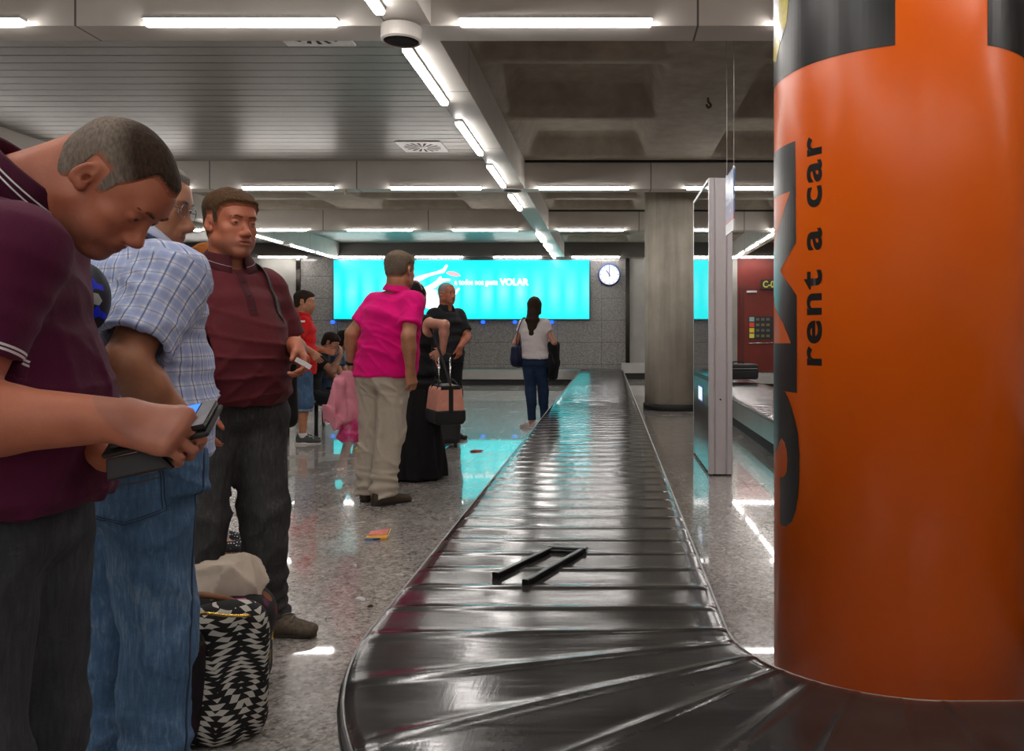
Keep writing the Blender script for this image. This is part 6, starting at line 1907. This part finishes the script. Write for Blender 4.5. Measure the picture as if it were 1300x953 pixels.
def luggage():
    # cluster on the floor in front of the big man: patterned tote, floral holdall, dark rucksack, pale cloth
    c = Vector((-1.265, 2.46, 0))
    r = empty('floral_holdall', c + Vector((-.04, .17, 0)), .25, 'dark holdall with red and gold flowers and brown handles on the floor', 'bag')
    g = Grid((-.32, -.26, -.02), (.32, .26, .52), .010); g.add(RBox((0, 0, .18), (.19, .14, .18), .09)); g.add(Ell((.03, 0, .27), (.165, .13, .09)), .06)
    g.fun(lambda x, y, z: .010 * wob(31, (14, 14, 18))(x, y, z)); g.cut((0, 0, .004), (0, 0, -1)); g.mesh('holdall_body', m_pattern('dark_floral', 'floral'), r)
    BR = mat('brown_leather_handle', (.20, .075, .03), .5)
    for y, h in ((-.12, .50), (.07, .53)):
        bm = bmesh.new(); tube(bm, smooth_path([(-.15, y, .28), (-.13, y - .01, .36), (-.06, y - .03, h - .10), (.04, y - .02, h - .115), (.10, y, .35), (.11, y, .29)], 7), .0095, 10); obj('carry_handle', bm, BR, r, True)
    bm = bmesh.new(); box(bm, (.08, -.138, .335), (.13, -.105, .365)); obj('handle_wrap', bm, mat('pink_wrap', (.38, .03, .20), .6), r, bevel=.006)
    GO = mat('gold_metal', (.65, .42, .10), .25, 1.0)
    for p in ((.17, -.08, .26), (.185, .02, .20)):
        bm = bmesh.new(); tube(bm, smooth_path([Vector(p) + Vector((0, .014 * math.cos(a), .02 * math.sin(a))) for a in np.linspace(0, 6.28, 9)], 3), .0035, 6); obj('gold_clasp', bm, GO, r, True)
    # tote in black and white jagged weave
    r = empty('woven_tote', c + Vector((.105, -.05, 0)), .12, 'black and white zigzag patterned bag standing in front of the floral holdall', 'bag')
    g = Grid((-.22, -.2, -.02), (.24, .2, .46), .0085); g.add(ECone((0, 0, .06), (.01, .02, .29), (.135, .095), (.115, .06), rc=.10)); g.add(RBox((.0, .02, .30), (.10, .045, .075), .035), .05)
    g.fun(lambda x, y, z: .009 * wob(12, (17, 17, 13))(x, y, z)); g.cut((0, 0, .004), (0, 0, -1)); g.mesh('tote_body', m_pattern('ikat_weave', 'ikat'), r)
    bm = bmesh.new(); tube(bm, smooth_path([(-.10, -.04, .36), (-.04, -.055, .385), (.03, -.05, .375), (.09, -.03, .365)], 6), .005); obj('gold_zip', bm, GO, r, True)
    # dark rucksack with muted leaves and black straps
    r = empty('dark_rucksack', c + Vector((-.09, -.16, 0)), -.2, 'dark purple and olive patterned rucksack beside the leg of the plaid shirted man', 'bag')
    g = Grid((-.25, -.22, -.02), (.25, .22, .45), .010); g.add(RBox((0, 0, .18), (.17, .13, .18), .08)); g.add(Ell((0, -.11, .12), (.13, .06, .10)), .03); g.fun(lambda x, y, z: .009 * wob(44, (15, 15, 15))(x, y, z)); g.cut((0, 0, .004), (0, 0, -1))
    g.mesh('rucksack_body', m_pattern('dark_leaf', 'leaf'), r)
    for q in (0, .045):
        bm = bmesh.new(); tube(bm, smooth_path([(-.12, -.07, .37), (0, -.13 - q, .355), (.10, -.15 - q, .29), (.155, -.13, .17), (.15, -.10, .06)], 6), 0, 8, flat=(.020, .006)); obj('shoulder_strap', bm, M_NYL, r, True)
    bm = bmesh.new(); box(bm, (.07, -.165, .285), (.11, -.15, .325)); obj('strap_buckle', bm, mat('buckle_plastic', (.05, .05, .055), .35), r, bevel=.004)
    bm = bmesh.new(); lathe(bm, [(0, .03), (.03, .02), (.034, 0), (.02, -.015)], (.0, -.13, .335), 16); obj('black_knob', bm, mat('buckle_plastic', (.05, .05, .055), .35), r, True)
    # crumpled pale garment on top
    r0 = c + Vector((-.04, .18, .385))
    g = Grid((-.24, -.17, -.12), (.24, .17, .14), .007); g.add(Ell((-.05, 0, -.02), (.13, .10, .06))); g.add(Ell((.065, .01, -.01), (.085, .09, .075)), .05)
    g.fun(lambda x, y, z: .009 * wob(8, (24, 24, 24))(x, y, z) - .022 * crease(18, (24, 24, 24), 5)(x, y, z)); o = g.mesh('garment', m_cloth('cream_knit', (.50, .42, .34), .9)); o.location = r0
    tag(o, 'crumpled cream cloth lying on top of the floral holdall', 'garment')

def pink_things(hand):
    h = Vector(hand)
    r = empty('pink_jacket', h, .2, 'pale pink jacket hanging from the left hand of the man in magenta', 'jacket')
    g = Grid((-.24, -.18, -.44), (.20, .18, .10), .0085)
    g.add(ECone((.01, 0, .005), (-.02, 0, -.13), (.055, .05), (.10, .07), rc=.03)); g.add(ECone((-.02, 0, -.12), (-.01, 0, -.32), (.10, .07), (.105, .075), rc=.03), .03)
    g.add(ECone((-.06, -.05, -.05), (-.115, -.055, -.24), (.05, .035), (.050, .035), rc=.03), .015); g.add(ECone((-.115, -.055, -.22), (-.12, -.05, -.36), (.046, .032), (.036, .028), rc=.02), .015)
    g.fun(lambda x, y, z: -.026 * crease(5, (42, 42, 7), 6, 1.2)(x, y, z) + .004); g.fun(lambda x, y, z: np.clip((-.26 - z) / .1, 0, 1) * .03 * (np.sin(x * 38 + 1) + .6 * np.sin(x * 71 + y * 30)) , False); g.cut((0, 0, -.34), (.35, .2, -1)); g.mesh('jacket_cloth', m_cloth('pale_pink_jersey', (.68, .25, .32), .9), r)
    r2 = empty('carrier_bag', h + Vector((.03, .02, 0)), .1, 'thin magenta plastic carrier bag below the pale pink jacket', 'bag')
    g = Grid((-.22, -.14, -.62), (.22, .14, .02), .010); g.add(ECone((.02, .03, -.10), (.02, .03, -.34), (.05, .03), (.12, .07), rc=.05)); g.add(RBox((0.02, .03, -.40), (.135, .075, .09), .04), .05)
    g.fun(lambda x, y, z: -.020 * crease(29, (26, 26, 22), 6)(x, y, z) + .006)
    t = NT('magenta_plastic'); n = t.noise(t.coord('Object'), 9, 4, .6); t.base(t.ramp(n, [(.38, (.50, .02, .13)), (.5, (.62, .05, .22)), (.62, (.70, .28, .38))])); t.p(.28, 0, .5)
    g.mesh('carrier_body', t.m, r2)
    bm = bmesh.new()
    tube(bm, smooth_path([(-.03, .01, -.15), (-.012, 0, -.05), (0, 0, .0), (.012, 0, -.05), (.03, .01, -.15)], 6), 0, 8, flat=(.010, .004)); obj('carrier_handle', bm, t.m, r2, True)

def duffel(P):
    c = Vector((-1.315, 6.45, .50)); S = P.W(P.S[1] + V3(-.03, -.0, .06))
    r = empty('weekend_bag', c, math.radians(28), 'coral pink and black weekend bag hanging from the shoulder of the woman in black', 'bag')
    Ri = Matrix.Rotation(-math.radians(28), 3, 'Z')
    PK = m_cloth('coral_fabric', (.70, .31, .23), .7); BK = m_cloth('bag_black', (.015, .015, .016), .55)
    # trapezoid body, ends facing the viewpoint: black base, pink upper, black bands
    def prism(bm, prof, y0, y1):
        a = [bm.verts.new((p, y0, q)) for p, q in prof]; b_ = [bm.verts.new((p, y1, q)) for p, q in prof]
        bm.faces.new(a); bm.faces.new(b_)
        for i in range(len(prof)): j = (i + 1) % len(prof); bm.faces.new((a[i], a[j], b_[j], b_[i]))
    bm = bmesh.new(); prism(bm, [(-.145, .12), (.145, .12), (.115, .345), (.085, .37), (-.085, .37), (-.115, .345)], -.20, .20); obj('bag_upper', bm, PK, r, bevel=.018, seg=3)
    bm = bmesh.new(); prism(bm, [(-.125, -.01), (.125, -.01), (.155, .03), (.152, .135), (-.152, .135), (-.155, .03)], -.206, .206); obj('bag_base', bm, BK, r, bevel=.02, seg=3)
    bm = bmesh.new(); prism(bm, [(-.022, .10), (.022, .10), (.022, .375), (-.022, .375)], -.211, .211); obj('end_band', bm, BK, r, bevel=.004)
    bm = bmesh.new(); prism(bm, [(-.105, .335), (.105, .335), (.09, .378), (-.09, .378)], -.205, .205); obj('top_band', bm, BK, r, bevel=.008)
    for x in (-.06, .06):
        bm = bmesh.new(); tube(bm, smooth_path([(x * 2.0, -.11, .24), (x * 1.7, -.10, .36), (x * 1.2, -.05, .42), (x * 1.2, .05, .42), (x * 1.7, .10, .36), (x * 2.0, .11, .24)], 6), .009, 8); obj('carry_handle', bm, BK, r, True)
    K_ = .80; top = Ri @ (S - c) / K_; r.scale = (K_, K_, K_)
    for y in (-.19, .17):
        bm = bmesh.new(); a = Vector((0, y, .375)); tube(bm, smooth_path([a, a.lerp(top, .5) + Vector((0, y * .25, .0)), top], 8), 0, 8, flat=(.013, .003)); obj('shoulder_strap', bm, BK, r, True)
        bm = bmesh.new(); tube(bm, smooth_path([a + Vector((.014 * math.cos(k), 0, .012 * math.sin(k) + .01)) for k in np.linspace(0, 6.28, 9)], 3), .003, 6); obj('strap_ring', bm, mat('gold_metal', (.65, .42, .10), .25, 1.0), r, True)
    bm = bmesh.new(); box(bm, (.13, -.12, .08), (.165, .12, .27), mat=Matrix.Rotation(-.13, 4, 'Y')); obj('side_pocket', bm, mat('dark_print', (.05, .015, .035), .6), r, bevel=.012)

CAST = dict(phone=man_phone, plaid=man_plaid, redpolo=man_redpolo, ginger=ginger, manblack=man_black, white=woman_white, red=man_red)
WHO = globals().get('WHO')
for k_, f_ in CAST.items():
    if WHO is None or k_ in WHO: f_()
if WHO is None or 'pink' in WHO:
    P_, hand_ = man_pink(); pink_things(hand_)
if WHO is None or 'black' in WHO: duffel(woman_black())
if WHO is None or 'sit' in WHO: bench(); sitters()
if WHO is None or 'bags' in WHO: luggage()
# ------------------------------------------------------------------ camera, world, view
cam = bpy.data.cameras.new('camera'); co = bpy.data.objects.new('camera', cam); COL.objects.link(co)
cam.sensor_width = 36; cam.sensor_fit = 'HORIZONTAL'; cam.lens = 36 * FPX / 1300
cam.shift_x = (650 - PX0) / 1300; cam.shift_y = (PY0 - 476.5) / 1300
cam.clip_start = .05; cam.clip_end = 100
co.location = (0, 0, EYE); co.rotation_euler = (PI / 2, 0, 0)
SC.camera = co
w = bpy.data.worlds.new('world'); SC.world = w; w.use_nodes = True
w.node_tree.nodes['Background'].inputs[0].default_value = (.5, .5, .52, 1); w.node_tree.nodes['Background'].inputs[1].default_value = .02
vs = SC.view_settings
vs.view_transform = 'Standard'; vs.look = 'None'; vs.exposure = 0.0; vs.gamma = 1.0; vs.use_curve_mapping = False
SC.cycles.use_denoising = True
SC.cycles.max_bounces = 8; SC.cycles.diffuse_bounces = 4; SC.cycles.glossy_bounces = 4
SC.cycles.sample_clamp_indirect = 6.0
